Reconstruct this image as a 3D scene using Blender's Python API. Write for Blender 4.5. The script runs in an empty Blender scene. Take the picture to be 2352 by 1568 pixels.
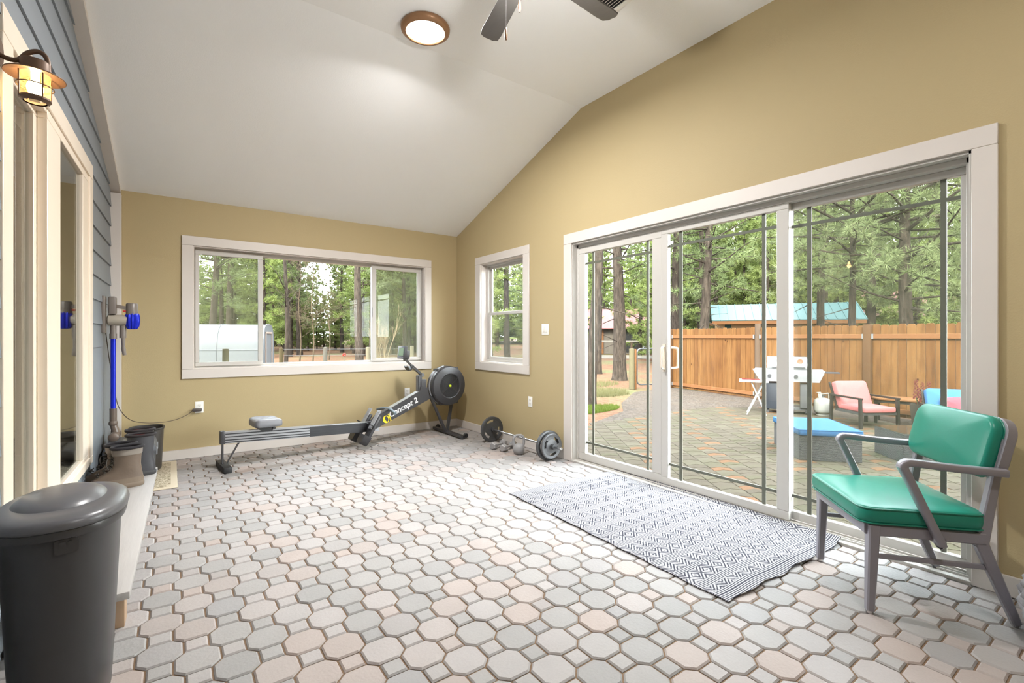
import bpy, bmesh, math, random
from mathutils import Vector, Matrix, Euler
S = bpy.context.scene
COL = S.collection
PI = math.pi
R = math.radians

# ------------------------------------------------------------------ mesh builder
class MB:
    def __init__(s):
        s.v = []; s.f = []; s.mi = []; s.m = Matrix(); s.cur = 0
    def add(s, verts, faces):
        o = len(s.v)
        s.v += [tuple(s.m @ Vector(p)) for p in verts]
        s.f += [tuple(i + o for i in f) for f in faces]
        s.mi += [s.cur] * len(faces)
        return s
    def box(s, x0, x1, y0, y1, z0, z1, bev=0, seg=2):
        if bev <= 0:
            v = [(x, y, z) for z in (z0, z1) for y in (y0, y1) for x in (x0, x1)]
            return s.add(v, [(0, 2, 3, 1), (4, 5, 7, 6), (0, 1, 5, 4), (2, 6, 7, 3), (0, 4, 6, 2), (1, 3, 7, 5)])
        bm = bmesh.new(); bmesh.ops.create_cube(bm, size=1)
        for q in bm.verts:
            q.co = Vector(((x0 + x1) / 2 + q.co.x * (x1 - x0), (y0 + y1) / 2 + q.co.y * (y1 - y0), (z0 + z1) / 2 + q.co.z * (z1 - z0)))
        bmesh.ops.bevel(bm, geom=bm.edges[:], offset=bev, segments=seg, profile=.5, affect='EDGES')
        bm.verts.index_update()
        s.add([tuple(q.co) for q in bm.verts], [tuple(q.index for q in f.verts) for f in bm.faces]); bm.free()
        return s
    def cbox(s, c, d, bev=0, seg=2):
        return s.box(c[0] - d[0] / 2, c[0] + d[0] / 2, c[1] - d[1] / 2, c[1] + d[1] / 2, c[2] - d[2] / 2, c[2] + d[2] / 2, bev, seg)
    def rings(s, rings, cap0=True, cap1=True, closed=False):
        n = len(rings[0]); v = [p for r in rings for p in r]; f = []
        k = len(rings)
        for a in range(k if closed else k - 1):
            b = (a + 1) % k
            for i in range(n):
                j = (i + 1) % n
                f.append((a * n + i, a * n + j, b * n + j, b * n + i))
        if not closed:
            if cap0: f.append(tuple(range(n - 1, -1, -1)))
            if cap1: f.append(tuple((k - 1) * n + i for i in range(n)))
        return s.add(v, f)
    def tube(s, pts, r, n=10, closed=False, flat=1.0):
        pts = [Vector(p) for p in pts]; k = len(pts)
        rs = r if isinstance(r, (list, tuple)) else [r] * k
        up = None; out = []
        for i, p in enumerate(pts):
            if closed: t = pts[(i + 1) % k] - pts[i - 1]
            else: t = pts[min(i + 1, k - 1)] - pts[max(i - 1, 0)]
            t.normalize()
            if up is None:
                up = Vector((0, 0, 1)) if abs(t.z) < .9 else Vector((1, 0, 0))
            a = t.cross(up)
            if a.length < 1e-6: a = t.cross(Vector((.3, .9, .1)))
            a.normalize(); b = a.cross(t).normalized(); up = b
            out.append([p + (a * math.cos(2 * PI * j / n) + b * math.sin(2 * PI * j / n) * flat) * rs[i] for j in range(n)])
        return s.rings(out, closed=closed)
    def cyl(s, p, q, r, n=24, r2=None):
        return s.tube([p, q], [r, r if r2 is None else r2], n)
    def bar(s, p, q, w, h, up=(0, 0, 1), w2=None, h2=None, bev=0):
        p = Vector(p); q = Vector(q); t = (q - p).normalized(); up = Vector(up)
        a = t.cross(up)
        if a.length < 1e-5: a = t.cross(Vector((1, 0, 0)))
        a.normalize(); b = a.cross(t).normalized()
        w2 = w if w2 is None else w2; h2 = h if h2 is None else h2
        def ring(c, w, h):
            if bev <= 0: return [c + a * w / 2 * i + b * h / 2 * j for i, j in ((-1, -1), (1, -1), (1, 1), (-1, 1))]
            o = []
            for i, j, fx in ((-1, -1, 1), (1, -1, 0), (1, 1, 1), (-1, 1, 0)):
                e = [(w / 2 - bev, h / 2), (w / 2, h / 2 - bev)]
                e = [(i * x, j * y) for x, y in e]
                if (i, j) in ((-1, -1), (1, 1)): e = e[::-1]
                if (i, j) == (-1, -1): e = [(-w / 2, -h / 2 + bev), (-w / 2 + bev, -h / 2)]
                if (i, j) == (1, -1): e = [(w / 2 - bev, -h / 2), (w / 2, -h / 2 + bev)]
                if (i, j) == (1, 1): e = [(w / 2, h / 2 - bev), (w / 2 - bev, h / 2)]
                if (i, j) == (-1, 1): e = [(-w / 2 + bev, h / 2), (-w / 2, h / 2 - bev)]
                o += [c + a * x + b * y for x, y in e]
            return o
        return s.rings([ring(p, w, h), ring(q, w2, h2)])
    def lathe(s, prof, n=32, M=None, cap0=True, cap1=True, sx=1, sy=1):
        out = [[(r * math.cos(2 * PI * j / n) * sx, r * math.sin(2 * PI * j / n) * sy, z) for j in range(n)] for r, z in prof]
        if M is not None: out = [[tuple(M @ Vector(p)) for p in r] for r in out]
        return s.rings(out, cap0, cap1)
    def prism(s, poly, z0, z1, M=None):
        n = len(poly)
        a = [(x, y, z0) for x, y in poly]; b = [(x, y, z1) for x, y in poly]
        if M is not None:
            a = [tuple(M @ Vector(p)) for p in a]; b = [tuple(M @ Vector(p)) for p in b]
        return s.rings([a, b])
    def ball(s, c, r, n=20, m=12, sx=1, sy=1, sz=1):
        pr = []
        for i in range(1, m):
            t = -PI / 2 + PI * i / m
            pr.append([(c[0] + r * sx * math.cos(t) * math.cos(2 * PI * j / n), c[1] + r * sy * math.cos(t) * math.sin(2 * PI * j / n), c[2] + r * sz * math.sin(t)) for j in range(n)])
        return s.rings(pr)
    def torus(s, c, R0, r, n=40, m=8, axis='Z', a0=0, a1=2 * PI):
        pts = []
        full = abs(a1 - a0 - 2 * PI) < 1e-6
        k = n if full else n + 1
        for i in range(k):
            t = a0 + (a1 - a0) * i / n
            x, y = R0 * math.cos(t), R0 * math.sin(t)
            pts.append((c[0] + x, c[1] + y, c[2]) if axis == 'Z' else ((c[0] + x, c[1], c[2] + y) if axis == 'Y' else (c[0], c[1] + x, c[2] + y)))
        return s.tube(pts, r, m, closed=full)

def build(name, mb, mats, parent=None, loc=(0, 0, 0), rotz=0, smooth=40):
    me = bpy.data.meshes.new(name)
    me.from_pydata(mb.v, [], mb.f)
    if not isinstance(mats, (list, tuple)): mats = [mats]
    for m in mats: me.materials.append(m)
    if max(mb.mi, default=0) > 0: me.polygons.foreach_set('material_index', mb.mi)
    me.update()
    bm = bmesh.new(); bm.from_mesh(me); bmesh.ops.recalc_face_normals(bm, faces=bm.faces[:]); bm.to_mesh(me); bm.free()
    if smooth:
        me.shade_smooth(); me.set_sharp_from_angle(angle=R(smooth))
    o = bpy.data.objects.new(name, me); COL.objects.link(o)
    if parent: o.parent = parent
    o.location = loc; o.rotation_euler = (0, 0, rotz)
    return o
def tag(o, label=None, cat=None, group=None, kind=None):
    if label: o['label'] = label
    if cat: o['category'] = cat
    if group: o['group'] = group
    if kind: o['kind'] = kind
    return o
def thing(name, label, cat, loc=(0, 0, 0), rotz=0, group=None, kind=None):
    o = bpy.data.objects.new(name, None); COL.objects.link(o)
    o.empty_display_size = .1
    o.location = loc; o.rotation_euler = (0, 0, rotz)
    return tag(o, label, cat, group, kind)
def copy_tree(o, parent=None):
    c = o.copy(); COL.objects.link(c); c.parent = parent
    for ch in list(o.children): copy_tree(ch, c)
    return c
def superring(cx, cy, a, b, z, n=32, p=2.0, rot=0):
    o = []
    for j in range(n):
        t = 2 * PI * j / n; c, q = math.cos(t), math.sin(t)
        x = a * math.copysign(abs(c) ** (2 / p), c); y = b * math.copysign(abs(q) ** (2 / p), q)
        o.append((cx + x * math.cos(rot) - y * math.sin(rot), cy + x * math.sin(rot) + y * math.cos(rot), z))
    return o
def roundrect(w, h, r, n=5):
    o = []
    for cx, cy, a in ((w / 2 - r, h / 2 - r, 0), (-w / 2 + r, h / 2 - r, 90), (-w / 2 + r, -h / 2 + r, 180), (w / 2 - r, -h / 2 + r, 270)):
        for i in range(n + 1):
            t = R(a + 90 * i / n); o.append((cx + r * math.cos(t), cy + r * math.sin(t)))
    return o
def axisM(c, x, y, z=None):
    x = Vector(x).normalized(); y = Vector(y).normalized(); z = x.cross(y) if z is None else Vector(z)
    return Matrix(((x.x, y.x, z.x, c[0]), (x.y, y.y, z.y, c[1]), (x.z, y.z, z.z, c[2]), (0, 0, 0, 1)))
def spline(pts, k=8):
    pts = [Vector(p) for p in pts]; out = []
    for i in range(len(pts) - 1):
        p0 = pts[max(i - 1, 0)]; p1 = pts[i]; p2 = pts[i + 1]; p3 = pts[min(i + 2, len(pts) - 1)]
        for j in range(k):
            t = j / k
            out.append(.5 * ((2 * p1) + (p2 - p0) * t + (2 * p0 - 5 * p1 + 4 * p2 - p3) * t * t + (3 * p1 - p0 - 3 * p2 + p3) * t ** 3))
    out.append(pts[-1])
    return out

# ------------------------------------------------------------------ materials
def lin(c): c /= 255; return c / 12.92 if c <= .04045 else ((c + .055) / 1.055) ** 2.4
def rgb(r, g, b): return (lin(r), lin(g), lin(b), 1)
def dim(stops, k): return [(p, tuple(x * k for x in c[:3]) + (1,)) for p, c in stops]
class NT:
    def __init__(s, name):
        s.mat = bpy.data.materials.new(name); s.mat.use_nodes = True
        s.n = s.mat.node_tree.nodes; s.l = s.mat.node_tree.links
        s.b = s.n['Principled BSDF']; s.out = s.n['Material Output']
    def new(s, t, **k):
        o = s.n.new(t)
        for a, v in k.items(): setattr(o, a, v)
        return o
    def link(s, a, b): s.l.new(a, b)
    def math(s, op, a, b=None, c=None):
        o = s.new('ShaderNodeMath', operation=op)
        for i, q in enumerate((a, b, c)):
            if q is None: continue
            if isinstance(q, (int, float)): o.inputs[i].default_value = q
            else: s.link(q, o.inputs[i])
        return o.outputs[0]
    def coord(s, kind='Object'): return s.new('ShaderNodeTexCoord').outputs[kind]
    def mapping(s, vec, scale=(1, 1, 1), rot=(0, 0, 0), loc=(0, 0, 0)):
        m = s.new('ShaderNodeMapping'); s.link(vec, m.inputs[0])
        m.inputs['Location'].default_value = loc; m.inputs['Rotation'].default_value = rot; m.inputs['Scale'].default_value = scale
        return m.outputs[0]
    def noise(s, vec, scale, detail=4, rough=.5):
        t = s.new('ShaderNodeTexNoise'); s.link(vec, t.inputs['Vector'])
        t.inputs['Scale'].default_value = scale; t.inputs['Detail'].default_value = detail; t.inputs['Roughness'].default_value = rough
        return t.outputs['Fac']
    def ramp(s, fac, stops, interp='LINEAR'):
        r = s.new('ShaderNodeValToRGB'); r.color_ramp.interpolation = interp
        e = r.color_ramp.elements
        while len(e) < len(stops): e.new(.5)
        for i, (p, c) in enumerate(stops): e[i].position = p; e[i].color = c if len(c) == 4 else (*c, 1)
        s.link(fac, r.inputs[0]); return r.outputs[0]
    def mix(s, fac, a, b, mode='MIX'):
        m = s.new('ShaderNodeMix', data_type='RGBA', blend_type=mode)
        for i, q in ((0, fac), (6, a), (7, b)):
            if isinstance(q, (int, float)): m.inputs[i].default_value = q
            elif isinstance(q, tuple): m.inputs[i].default_value = q
            else: s.link(q, m.inputs[i])
        return m.outputs[2]
    def bump(s, h, strength=.3, dist=.01):
        b = s.new('ShaderNodeBump'); b.inputs['Strength'].default_value = strength; b.inputs['Distance'].default_value = dist
        s.link(h, b.inputs['Height']); s.link(b.outputs[0], s.b.inputs['Normal'])
    def set(s, color=None, rough=None, metal=None, spec=None):
        for k, v in (('Base Color', color), ('Roughness', rough), ('Metallic', metal), ('Specular IOR Level', spec)):
            if v is None: continue
            if isinstance(v, (int, float, tuple)): s.b.inputs[k].default_value = v
            else: s.link(v, s.b.inputs[k])
DSPEC = None
def plain(name, c, rough=.5, metal=0, var=.06, scale=8, bump=0, bscale=200, spec=None, coat=0):
    t = NT(name); co = t.coord()
    f = t.noise(co, scale)
    a = tuple(min(1, x * (1 - var)) for x in c[:3]) + (1,); b = tuple(min(1, x * (1 + var)) for x in c[:3]) + (1,)
    t.set(t.mix(f, a, b), rough, metal, DSPEC if spec is None else spec)
    if coat: t.b.inputs['Coat Weight'].default_value = coat; t.b.inputs['Coat Roughness'].default_value = .15
    if bump: t.bump(t.noise(co, bscale, 2), bump, .002)
    return t.mat
def emit(name, c, strength):
    t = NT(name); t.set(c, .4)
    t.b.inputs['Emission Color'].default_value = c; t.b.inputs['Emission Strength'].default_value = strength
    return t.mat
def glassmat(name, tint=(.96, .985, .97, 1), ior=1.45, rough=0.0):
    t = NT(name); t.n.remove(t.b)
    tr = t.new('ShaderNodeBsdfTransparent'); tr.inputs[0].default_value = tint
    gl = t.new('ShaderNodeBsdfGlossy'); gl.inputs['Roughness'].default_value = rough
    fr = t.new('ShaderNodeFresnel'); ge = t.new('ShaderNodeNewGeometry')
    t.link(t.math('ADD', ior, t.math('MULTIPLY', ge.outputs['Backfacing'], 1 / ior - ior)), fr.inputs[0])
    mx = t.new('ShaderNodeMixShader'); t.link(fr.outputs[0], mx.inputs[0]); t.link(tr.outputs[0], mx.inputs[1]); t.link(gl.outputs[0], mx.inputs[2])
    t.link(mx.outputs[0], t.out.inputs[0]); return t.mat
def screenmat(name, c, cover):
    t = NT(name); t.n.remove(t.b)
    tr = t.new('ShaderNodeBsdfTransparent'); d = t.new('ShaderNodeBsdfDiffuse'); d.inputs[0].default_value = c
    mx = t.new('ShaderNodeMixShader'); mx.inputs[0].default_value = cover
    t.link(tr.outputs[0], mx.inputs[1]); t.link(d.outputs[0], mx.inputs[2]); t.link(mx.outputs[0], t.out.inputs[0]); return t.mat
def leafmat(name, stops, trans=.35):
    t = NT(name)
    g = t.new('ShaderNodeNewGeometry'); oi = t.new('ShaderNodeObjectInfo')
    f = t.math('FRACT', t.math('ADD', t.math('MULTIPLY', g.outputs['Random Per Island'], .55), t.math('MULTIPLY', oi.outputs['Random'], .45)))
    col = t.ramp(f, stops); t.set(col, .75, spec=.2)
    tl = t.new('ShaderNodeBsdfTranslucent'); t.link(col, tl.inputs[0])
    mx = t.new('ShaderNodeMixShader'); mx.inputs[0].default_value = trans
    t.link(t.b.outputs[0], mx.inputs[1]); t.link(tl.outputs[0], mx.inputs[2]); t.link(mx.outputs[0], t.out.inputs[0]); return t.mat
def barkmat(name, a, b, c):
    t = NT(name); co = t.mapping(t.coord(), (7, 7, 1.6))
    n = t.noise(co, 2.2, 6, .65); oi = t.new('ShaderNodeObjectInfo')
    col = t.ramp(n, [(.3, a), (.52, b), (.75, c)])
    t.set(col, .95, spec=.1); t.bump(n, .9, .05); return t.mat
def islandmat(name, stops, rough=.8, bscale=60, bump=.3, speck=.12, sscale=90, metal=0):
    t = NT(name); g = t.new('ShaderNodeNewGeometry'); co = t.coord()
    col = t.ramp(g.outputs['Random Per Island'], stops)
    n = t.noise(co, sscale, 5, .7); n2 = t.noise(co, 6, 3)
    k = t.math('ADD', t.math('MULTIPLY', n, speck * 2), 1 - speck)
    k = t.math('MULTIPLY', k, t.math('ADD', t.math('MULTIPLY', n2, .16), .92))
    comb = t.new('ShaderNodeCombineXYZ')
    for i in range(3): t.link(k, comb.inputs[i])
    col = t.mix(1.0, col, comb.outputs[0], 'MULTIPLY')
    t.set(col, rough, metal, DSPEC); t.bump(t.noise(co, bscale, 4), bump, .004); return t.mat
def woodmat(name, stops, grain=(1.2, 14, 14), rough=.6, knots=False):
    t = NT(name); g = t.new('ShaderNodeNewGeometry'); co = t.coord()
    rnd = g.outputs['Random Per Island']
    v = t.new('ShaderNodeVectorMath', operation='ADD'); t.link(co, v.inputs[0])
    cmb = t.new('ShaderNodeCombineXYZ'); t.link(t.math('MULTIPLY', rnd, 17.0), cmb.inputs[0]); t.link(t.math('MULTIPLY', rnd, 9.0), cmb.inputs[2]); t.link(cmb.outputs[0], v.inputs[1])
    n = t.noise(t.mapping(v.outputs[0], grain), 3.0, 6, .6)
    f = t.math('ADD', t.math('MULTIPLY', n, .6), t.math('MULTIPLY', rnd, .4))
    col = t.ramp(f, stops)
    if knots:
        st = t.ramp(t.noise(t.mapping(v.outputs[0], (6, 6, .7)), 2.0, 4, .6), [(.32, (.62, .56, .5)), (.55, (1, 1, 1))]); col = t.mix(1.0, col, st, 'MULTIPLY')
        vo = t.new('ShaderNodeTexVoronoi'); t.link(t.mapping(v.outputs[0], (3.2, 3.2, 2.2)), vo.inputs['Vector']); vo.inputs['Scale'].default_value = 1.0
        kn = t.ramp(vo.outputs['Distance'], [(.04, (.28, .2, .14)), (.075, (1, 1, 1))]); col = t.mix(1.0, col, kn, 'MULTIPLY')
    t.set(col, rough, None, DSPEC); t.bump(n, .25, .004); return t.mat
# ------------------------------------------------------------------ palette
M = {}
def wallpaint(name, c):
    t = NT(name); co = t.coord()
    f = t.noise(co, 1.2, 3)
    t.set(t.mix(f, tuple(x * .97 for x in c[:3]) + (1,), tuple(x * 1.03 for x in c[:3]) + (1,)), .62, spec=.3)
    t.bump(t.noise(co, 120, 3, .6), .25, .003); return t.mat
M['khaki'] = wallpaint('khaki_wall_paint', rgb(180, 163, 125))
M['ceil'] = wallpaint('white_ceiling_paint', rgb(248, 249, 250))
M['trim'] = plain('white_trim_paint', rgb(212, 205, 199), .4, var=.015)
M['vinyl'] = plain('white_vinyl', rgb(196, 193, 188), .35, var=.01)
M['creamtrim'] = plain('cream_trim_paint', rgb(226, 214, 198), .4, var=.02)
M['siding'] = plain('blue_grey_siding_paint', rgb(128, 135, 142), .55, var=.05, scale=3, bump=.15, bscale=60)
M['glass'] = glassmat('window_glass', ior=1.28); M['glass2'] = glassmat('door_glass', ior=1.5)
M['screen'] = screenmat('insect_screen_mesh', rgb(150, 150, 130), .28)
M['screen2'] = screenmat('door_screen_mesh', rgb(150, 150, 130), .15)
M['muntin'] = plain('bronze_grille_bar', rgb(108, 105, 95), .5, var=.04)
M['dark'] = plain('dim_painted_interior', rgb(70, 66, 54), .8)
M['outerwall'] = plain('outside_cladding', rgb(128, 136, 142), .7)

XR, YF, YB, TH = 3.274, 5.91, -1.5, .16
ZF, ZC, YC = 2.655, 3.49, 3.405        # eave height, flat ceiling height, crease
LA = R(1.25)
ls, lc = math.sin(LA), math.cos(LA)
X0 = -.47 - math.tan(LA) * YF
LW = Matrix(((lc, ls, 0, X0), (-ls, lc, 0, 0), (0, 0, 1, 0), (0, 0, 0, 1)))   # (off the wall, along it, up)
def zc(y): return ZC - max(0, (y - YC)) / 3

def holes(mb, u0, u1, z0, z1, hs, put):
    us = sorted({u0, u1, *[h[0] for h in hs], *[h[1] for h in hs]}); zs = sorted({z0, z1, *[h[2] for h in hs], *[h[3] for h in hs]})
    for a, b in zip(us, us[1:]):
        for c, d in zip(zs, zs[1:]):
            m, n = (a + b) / 2, (c + d) / 2
            if any(h[0] < m < h[1] and h[2] < n < h[3] for h in hs): continue
            put(mb, a, b, c, d)
def struct(name, mb, m, parent=None, smooth=40):
    o = build(name, mb, m, parent, smooth=smooth)
    if parent is None: o['kind'] = 'structure'
    return o

# far wall
mb = MB()
holes(mb, -.75, XR + TH, -.1, ZF + .35, [(.185, 2.781, .912, 2.188)], lambda q, a, b, c, d: q.box(a, b, YF, YF + TH, c, d))
struct('wall_far', mb, M['khaki'], smooth=0)
# right wall
mb = MB()
holes(mb, YB, YF, -.1, ZF, [(.599, 3.53, -.1, 2.18), (4.338, 5.257, .922, 2.187)], lambda q, a, b, c, d: q.box(XR, XR + TH, a, b, c, d))
MR = Matrix(((0, 0, 1, 0), (1, 0, 0, 0), (0, 1, 0, 0), (0, 0, 0, 1)))
mb.prism([(YB, ZF), (YF, ZF), (YF, ZF + .03), (YC, ZC + .05), (YB, ZC + .05)], XR, XR + TH, MR)
struct('wall_right', mb, M['khaki'], smooth=0)
mb = MB(); mb.box(-.75, XR + TH, YB - TH, YB, -.1, ZC + .05)
struct('wall_back', mb, M['khaki'], smooth=0)
# ceiling: flat part and the part sloping down to the far wall
mb = MB()
mb.prism([(YB - .1, ZC), (YC, ZC), (YF + .1, zc(YF + .1)), (YF + .1, zc(YF + .1) + .12), (YC, ZC + .12), (YB - .1, ZC + .12)], -.78, XR + .02, MR)
struct('ceiling', mb, M['ceil'], smooth=0)
# left wall of the house: core, lap siding
mb = MB(); mb.m = LW
DL = (2.68, 4.66, .33, 2.44)
holes(mb, YB, YF, -.1, ZC + .1, [DL], lambda q, a, b, c, d: q.box(-TH, 0, a, b, c, d))
mb.cur = 1
k = 2.471 - .187 * 14
while k < 3.5:
    a, b = k, k + .187
    segs = [(YB, YF - .06)]
    if b > DL[2] + .02 and a < DL[3] - .02: segs = [(YB, DL[0]), (DL[1], YF - .06)]
    for u0, u1 in segs:
        j0 = u0
        cuts = [u0, u1] if u1 - u0 < 2 else [u0, u0 + 1.1 + (hash(round(a, 2)) % 7) * .25, u1]
        for c0, c1 in zip(cuts, cuts[1:]):
            P = [(.004, a), (.017, a), (.005, b + .012), (.001, b + .012)]
            mb.rings([[(o, c0 + .0008, z) for o, z in P], [(o, c1 - .0008, z) for o, z in P]])
    k = b
struct('wall_left', mb, [M['outerwall'], M['siding']], smooth=0)
# rake board under the ceiling and corner board, all white
mb = MB(); mb.m = LW
mb.rings([[(o, y, zc(y) + dz) for o, dz in ((.0, .03), (.082, .03), (.082, -.05), (.0, -.05))] for y in (YB, YC, YF)])
struct('trim_1', mb, M['trim'], smooth=0)
mb = MB(); mb.m = LW; mb.box(0, .086, YF - .075, YF - .002, 0, ZF - .05, .003, 1)
struct('trim_2', mb, M['trim'])
# baseboards
mb = MB(); mb.box(-.38, XR, YF - .016, YF, 0, .098, .003, 1); struct('baseboard_far', mb, M['trim'])
mb = MB(); mb.box(XR - .016, XR, 3.65, YF - .016, 0, .098, .003, 1); mb.box(XR - .016, XR, YB, .50, 0, .098, .003, 1)
struct('baseboard_right', mb, M['trim'])

# ---- paver floor: octagons and squares
def paver(mb, poly, z, g, ch, depth=.02):
    n = len(poly)
    cx = sum(p[0] for p in poly) / n; cy = sum(p[1] for p in poly) / n
    def inset(d):
        out = []
        for i in range(n):
            a = Vector(poly[i - 1]); b = Vector(poly[i]); c = Vector(poly[(i + 1) % n])
            e1 = (b - a).normalized(); e2 = (c - b).normalized()
            n1 = Vector((-e1.y, e1.x)); n2 = Vector((-e2.y, e2.x))
            m = (n1 + n2); m = m / max(.25, m.dot(n1)); out.append((b + m * d))
        return out
    p0 = [(p.x, p.y, z - depth) for p in inset(g)]; p1 = [(p.x, p.y, z - ch) for p in inset(g)]; p2 = [(p.x, p.y, z) for p in inset(g + ch)]
    mb.rings([p0, p1, p2], cap0=False)
CELL, LEG = .12, .035
rf = random.Random(3)
mb = MB()
hs_ = (CELL - LEG) / 2; w = CELL - hs_
ox, oy = 1.284, 1.48
for i in range(-18, 20):
    for j in range(-26, 40):
        x, y = ox + i * CELL, oy + j * CELL
        if not (-.75 < x < 3.42 and YB - .1 < y < YF + .1): continue
        dz = rf.uniform(-.0012, .0012)
        if (i + j) % 2 == 0:
            poly = [(x - w + LEG, y - w), (x + w - LEG, y - w), (x + w, y - w + LEG), (x + w, y + w - LEG), (x + w - LEG, y + w), (x - w + LEG, y + w), (x - w, y + w - LEG), (x - w, y - w + LEG)]
        else:
            poly = [(x - hs_, y - hs_), (x + hs_, y - hs_), (x + hs_, y + hs_), (x - hs_, y + hs_)]
        paver(mb, poly, dz, .0034, .0058)
mb.cur = 1
mb.box(-.78, XR + TH, YB - .05, YF + .05, -.06, -.008)
M['paver'] = islandmat('grey_concrete_paver', [(0, rgb(137, 134, 133)), (.35, rgb(147, 143, 141)), (.7, rgb(155, 149, 147)), (.88, rgb(155, 142, 136)), (1, rgb(141, 138, 138))], .72, 70, .35, .1, 120)
M['sand'] = plain('joint_sand', rgb(116, 94, 74), .95, var=.2, scale=60, bump=.5)
struct('floor', mb, [M['paver'], M['sand']], smooth=0)

# ---- window 1 in the far wall
w1 = thing('window_1', None, None, (1.483, YF, .912), kind='structure')
def loc(mb, o): 
    t = Matrix.Translation(-Vector(o.location)); mb.v = [tuple(t @ Vector(p)) for p in mb.v]; return mb
def part(name, mb, m, o, smooth=40): return build(name, loc(mb, o), m, o, smooth=smooth)
def frame4(mb, u0, u1, z0, z1, wl, wr, wb, wt, put, bev=.003):
    put(mb, u0, u1, z1 - wt, z1, bev); put(mb, u0, u1, z0, z0 + wb, bev)
    put(mb, u0, u0 + wl, z0 + wb, z1 - wt, bev); put(mb, u1 - wr, u1, z0 + wb, z1 - wt, bev)
def py_(a, b): return lambda q, u0, u1, z0, z1, bev: q.box(u0, u1, a, b, z0, z1, bev, 1)
def px_(a, b): return lambda q, u0, u1, z0, z1, bev: q.box(a, b, u0, u1, z0, z1, bev, 1)
mb = MB(); frame4(mb, .088, 2.874, .815, 2.282, .097, .093, .097, .096, py_(YF - .02, YF)); part('casing', mb, M['trim'], w1)
mb = MB(); frame4(mb, .183, 2.783, .910, 2.190, .012, .012, .014, .014, py_(YF - .004, YF + .10), 0); part('jamb', mb, M['trim'], w1)
mb = MB(); frame4(mb, .187, 2.778, .914, 2.188, .034, .034, .03, .05, py_(YF + .075, YF + .13)); part('window_frame', mb, M['vinyl'], w1)
def sash1(u0, u1, z0, z1, y, ws, sc):
    s_ = part('sash', (lambda q: (frame4(q, u0, u1, z0, z1, *ws, py_(y, y + .028)), q)[1])(MB()), M['vinyl'], w1)
    g = MB(); g.box(u0 + ws[0] - .004, u1 - ws[1] + .004, y + .012, y + .016, z0 + ws[2] - .004, z1 - ws[3] + .004)
    p = build('pane', loc(g, w1), M['glass'], s_, smooth=0)
    if sc:
        g = MB(); g.box(u0, u1, y + .05, y + .051, z0, z1); o = part('insect_screen', g, M['screen'], w1, 0)
sash1(.205, .838, .935, 2.16, YF + .055, (.036, .048, .042, .05), True)
sash1(.80, 2.13, .93, 2.165, YF + .085, (.042, .05, .02, .022), False)
sash1(2.075, 2.76, .935, 2.16, YF + .055, (.062, .06, .042, .05), True)
mb = MB(); mb.box(2.083, 2.10, YF + .035, YF + .056, 1.50, 1.62, .004); part('latch', mb, M['vinyl'], w1)
# ---- window 2, the small one in the right wall
w2 = thing('window_2', None, None, (XR, 4.8, .922), kind='structure')
mb = MB(); frame4(mb, 4.223, 5.385, .822, 2.28, .115, .125, .10, .095, px_(XR - .02, XR)); part('casing', mb, M['trim'], w2)
mb = MB(); frame4(mb, 4.336, 5.259, .920, 2.189, .012, .012, .012, .014, px_(XR - .004, XR + .10), 0); part('jamb', mb, M['trim'], w2)
mb = MB(); frame4(mb, 4.338, 5.257, .922, 2.187, .05, .05, .04, .035, px_(XR + .075, XR + .135)); part('window_frame', mb, M['vinyl'], w2)
for z0, z1, x in ((.96, 1.56, XR + .085), (1.53, 2.155, XR + .105)):
    q = MB(); frame4(q, 4.385, 5.21, z0, z1, .06, .05, .035, .035, px_(x, x + .02)); s_ = part('sash', q, M['vinyl'], w2)
    g = MB(); g.box(x + .008, x + .012, 4.44, 5.165, z0 + .03, z1 - .03); build('pane', loc(g, w2), M['glass'], s_, smooth=0)
g = MB(); g.box(XR + .14, XR + .141, 4.385, 5.21, .96, 1.56); part('insect_screen', g, M['screen2'], w2, 0)
# ---- door 1, the three panel slider in the right wall
d1 = thing('door_1', None, None, (XR, 2.06, 0), kind='structure')
mb = MB(); put = px_(XR - .02, XR)
put(mb, .505, 3.645, 2.18, 2.282, .003); put(mb, .505, .60, 0, 2.18, .003); put(mb, 3.53, 3.645, 0, 2.18, .003)
part('casing', mb, M['trim'], d1)
mb = MB(); put = px_(XR - .002, XR + .155); put(mb, .599, .612, 0, 2.18, 0); put(mb, 3.517, 3.53, 0, 2.18, 0); put(mb, .599, 3.53, 2.165, 2.18, 0)
put = px_(XR + .05, XR + .15); put(mb, .612, .632, .02, 2.165, .002); put(mb, 3.497, 3.517, .02, 2.165, .002); put(mb, .612, 3.517, 2.135, 2.165, .002)
part('door_frame', mb, M['vinyl'], d1)
mb = MB(); mb.box(XR - .016, XR + .15, .601, 3.528, -.005, .014, .003, 1)
for x in (.03, .062, .098): mb.box(XR + x, XR + x + .006, .612, 3.517, .014, .024)
part('track', mb, M['vinyl'], d1)
def dpanel(y0, y1, gy0, gy1, gz0, gz1, z1, x, muy, muz, scr=False):
    q = MB(); frame4(q, y0, y1, .024, z1, gy0 - y0, y1 - gy1, gz0 - .024, z1 - gz1, px_(x - .02, x + .02))
    o = part('door_panel', q, M['vinyl'], d1)
    g = MB(); g.box(x - .008, x - .004, gy0 - .006, gy1 + .006, gz0 - .006, gz1 + .006)
    build('pane', loc(g, d1), M['glass'], o, smooth=0)
    g = MB()
    for y in muy: g.box(x - .002, x + .006, y - .013, y + .013, gz0, gz1)
    for z in muz: g.box(x - .0025, x + .0065, gy0, gy1, z - .010, z + .010)
    build('grille', loc(g, d1), M['muntin'], o, smooth=0)
    if scr:
        g = MB(); g.box(x + .03, x + .031, gy0, gy1, gz0, gz1); part('insect_screen', g, M['screen2'], d1, 0)
    return o
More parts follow.
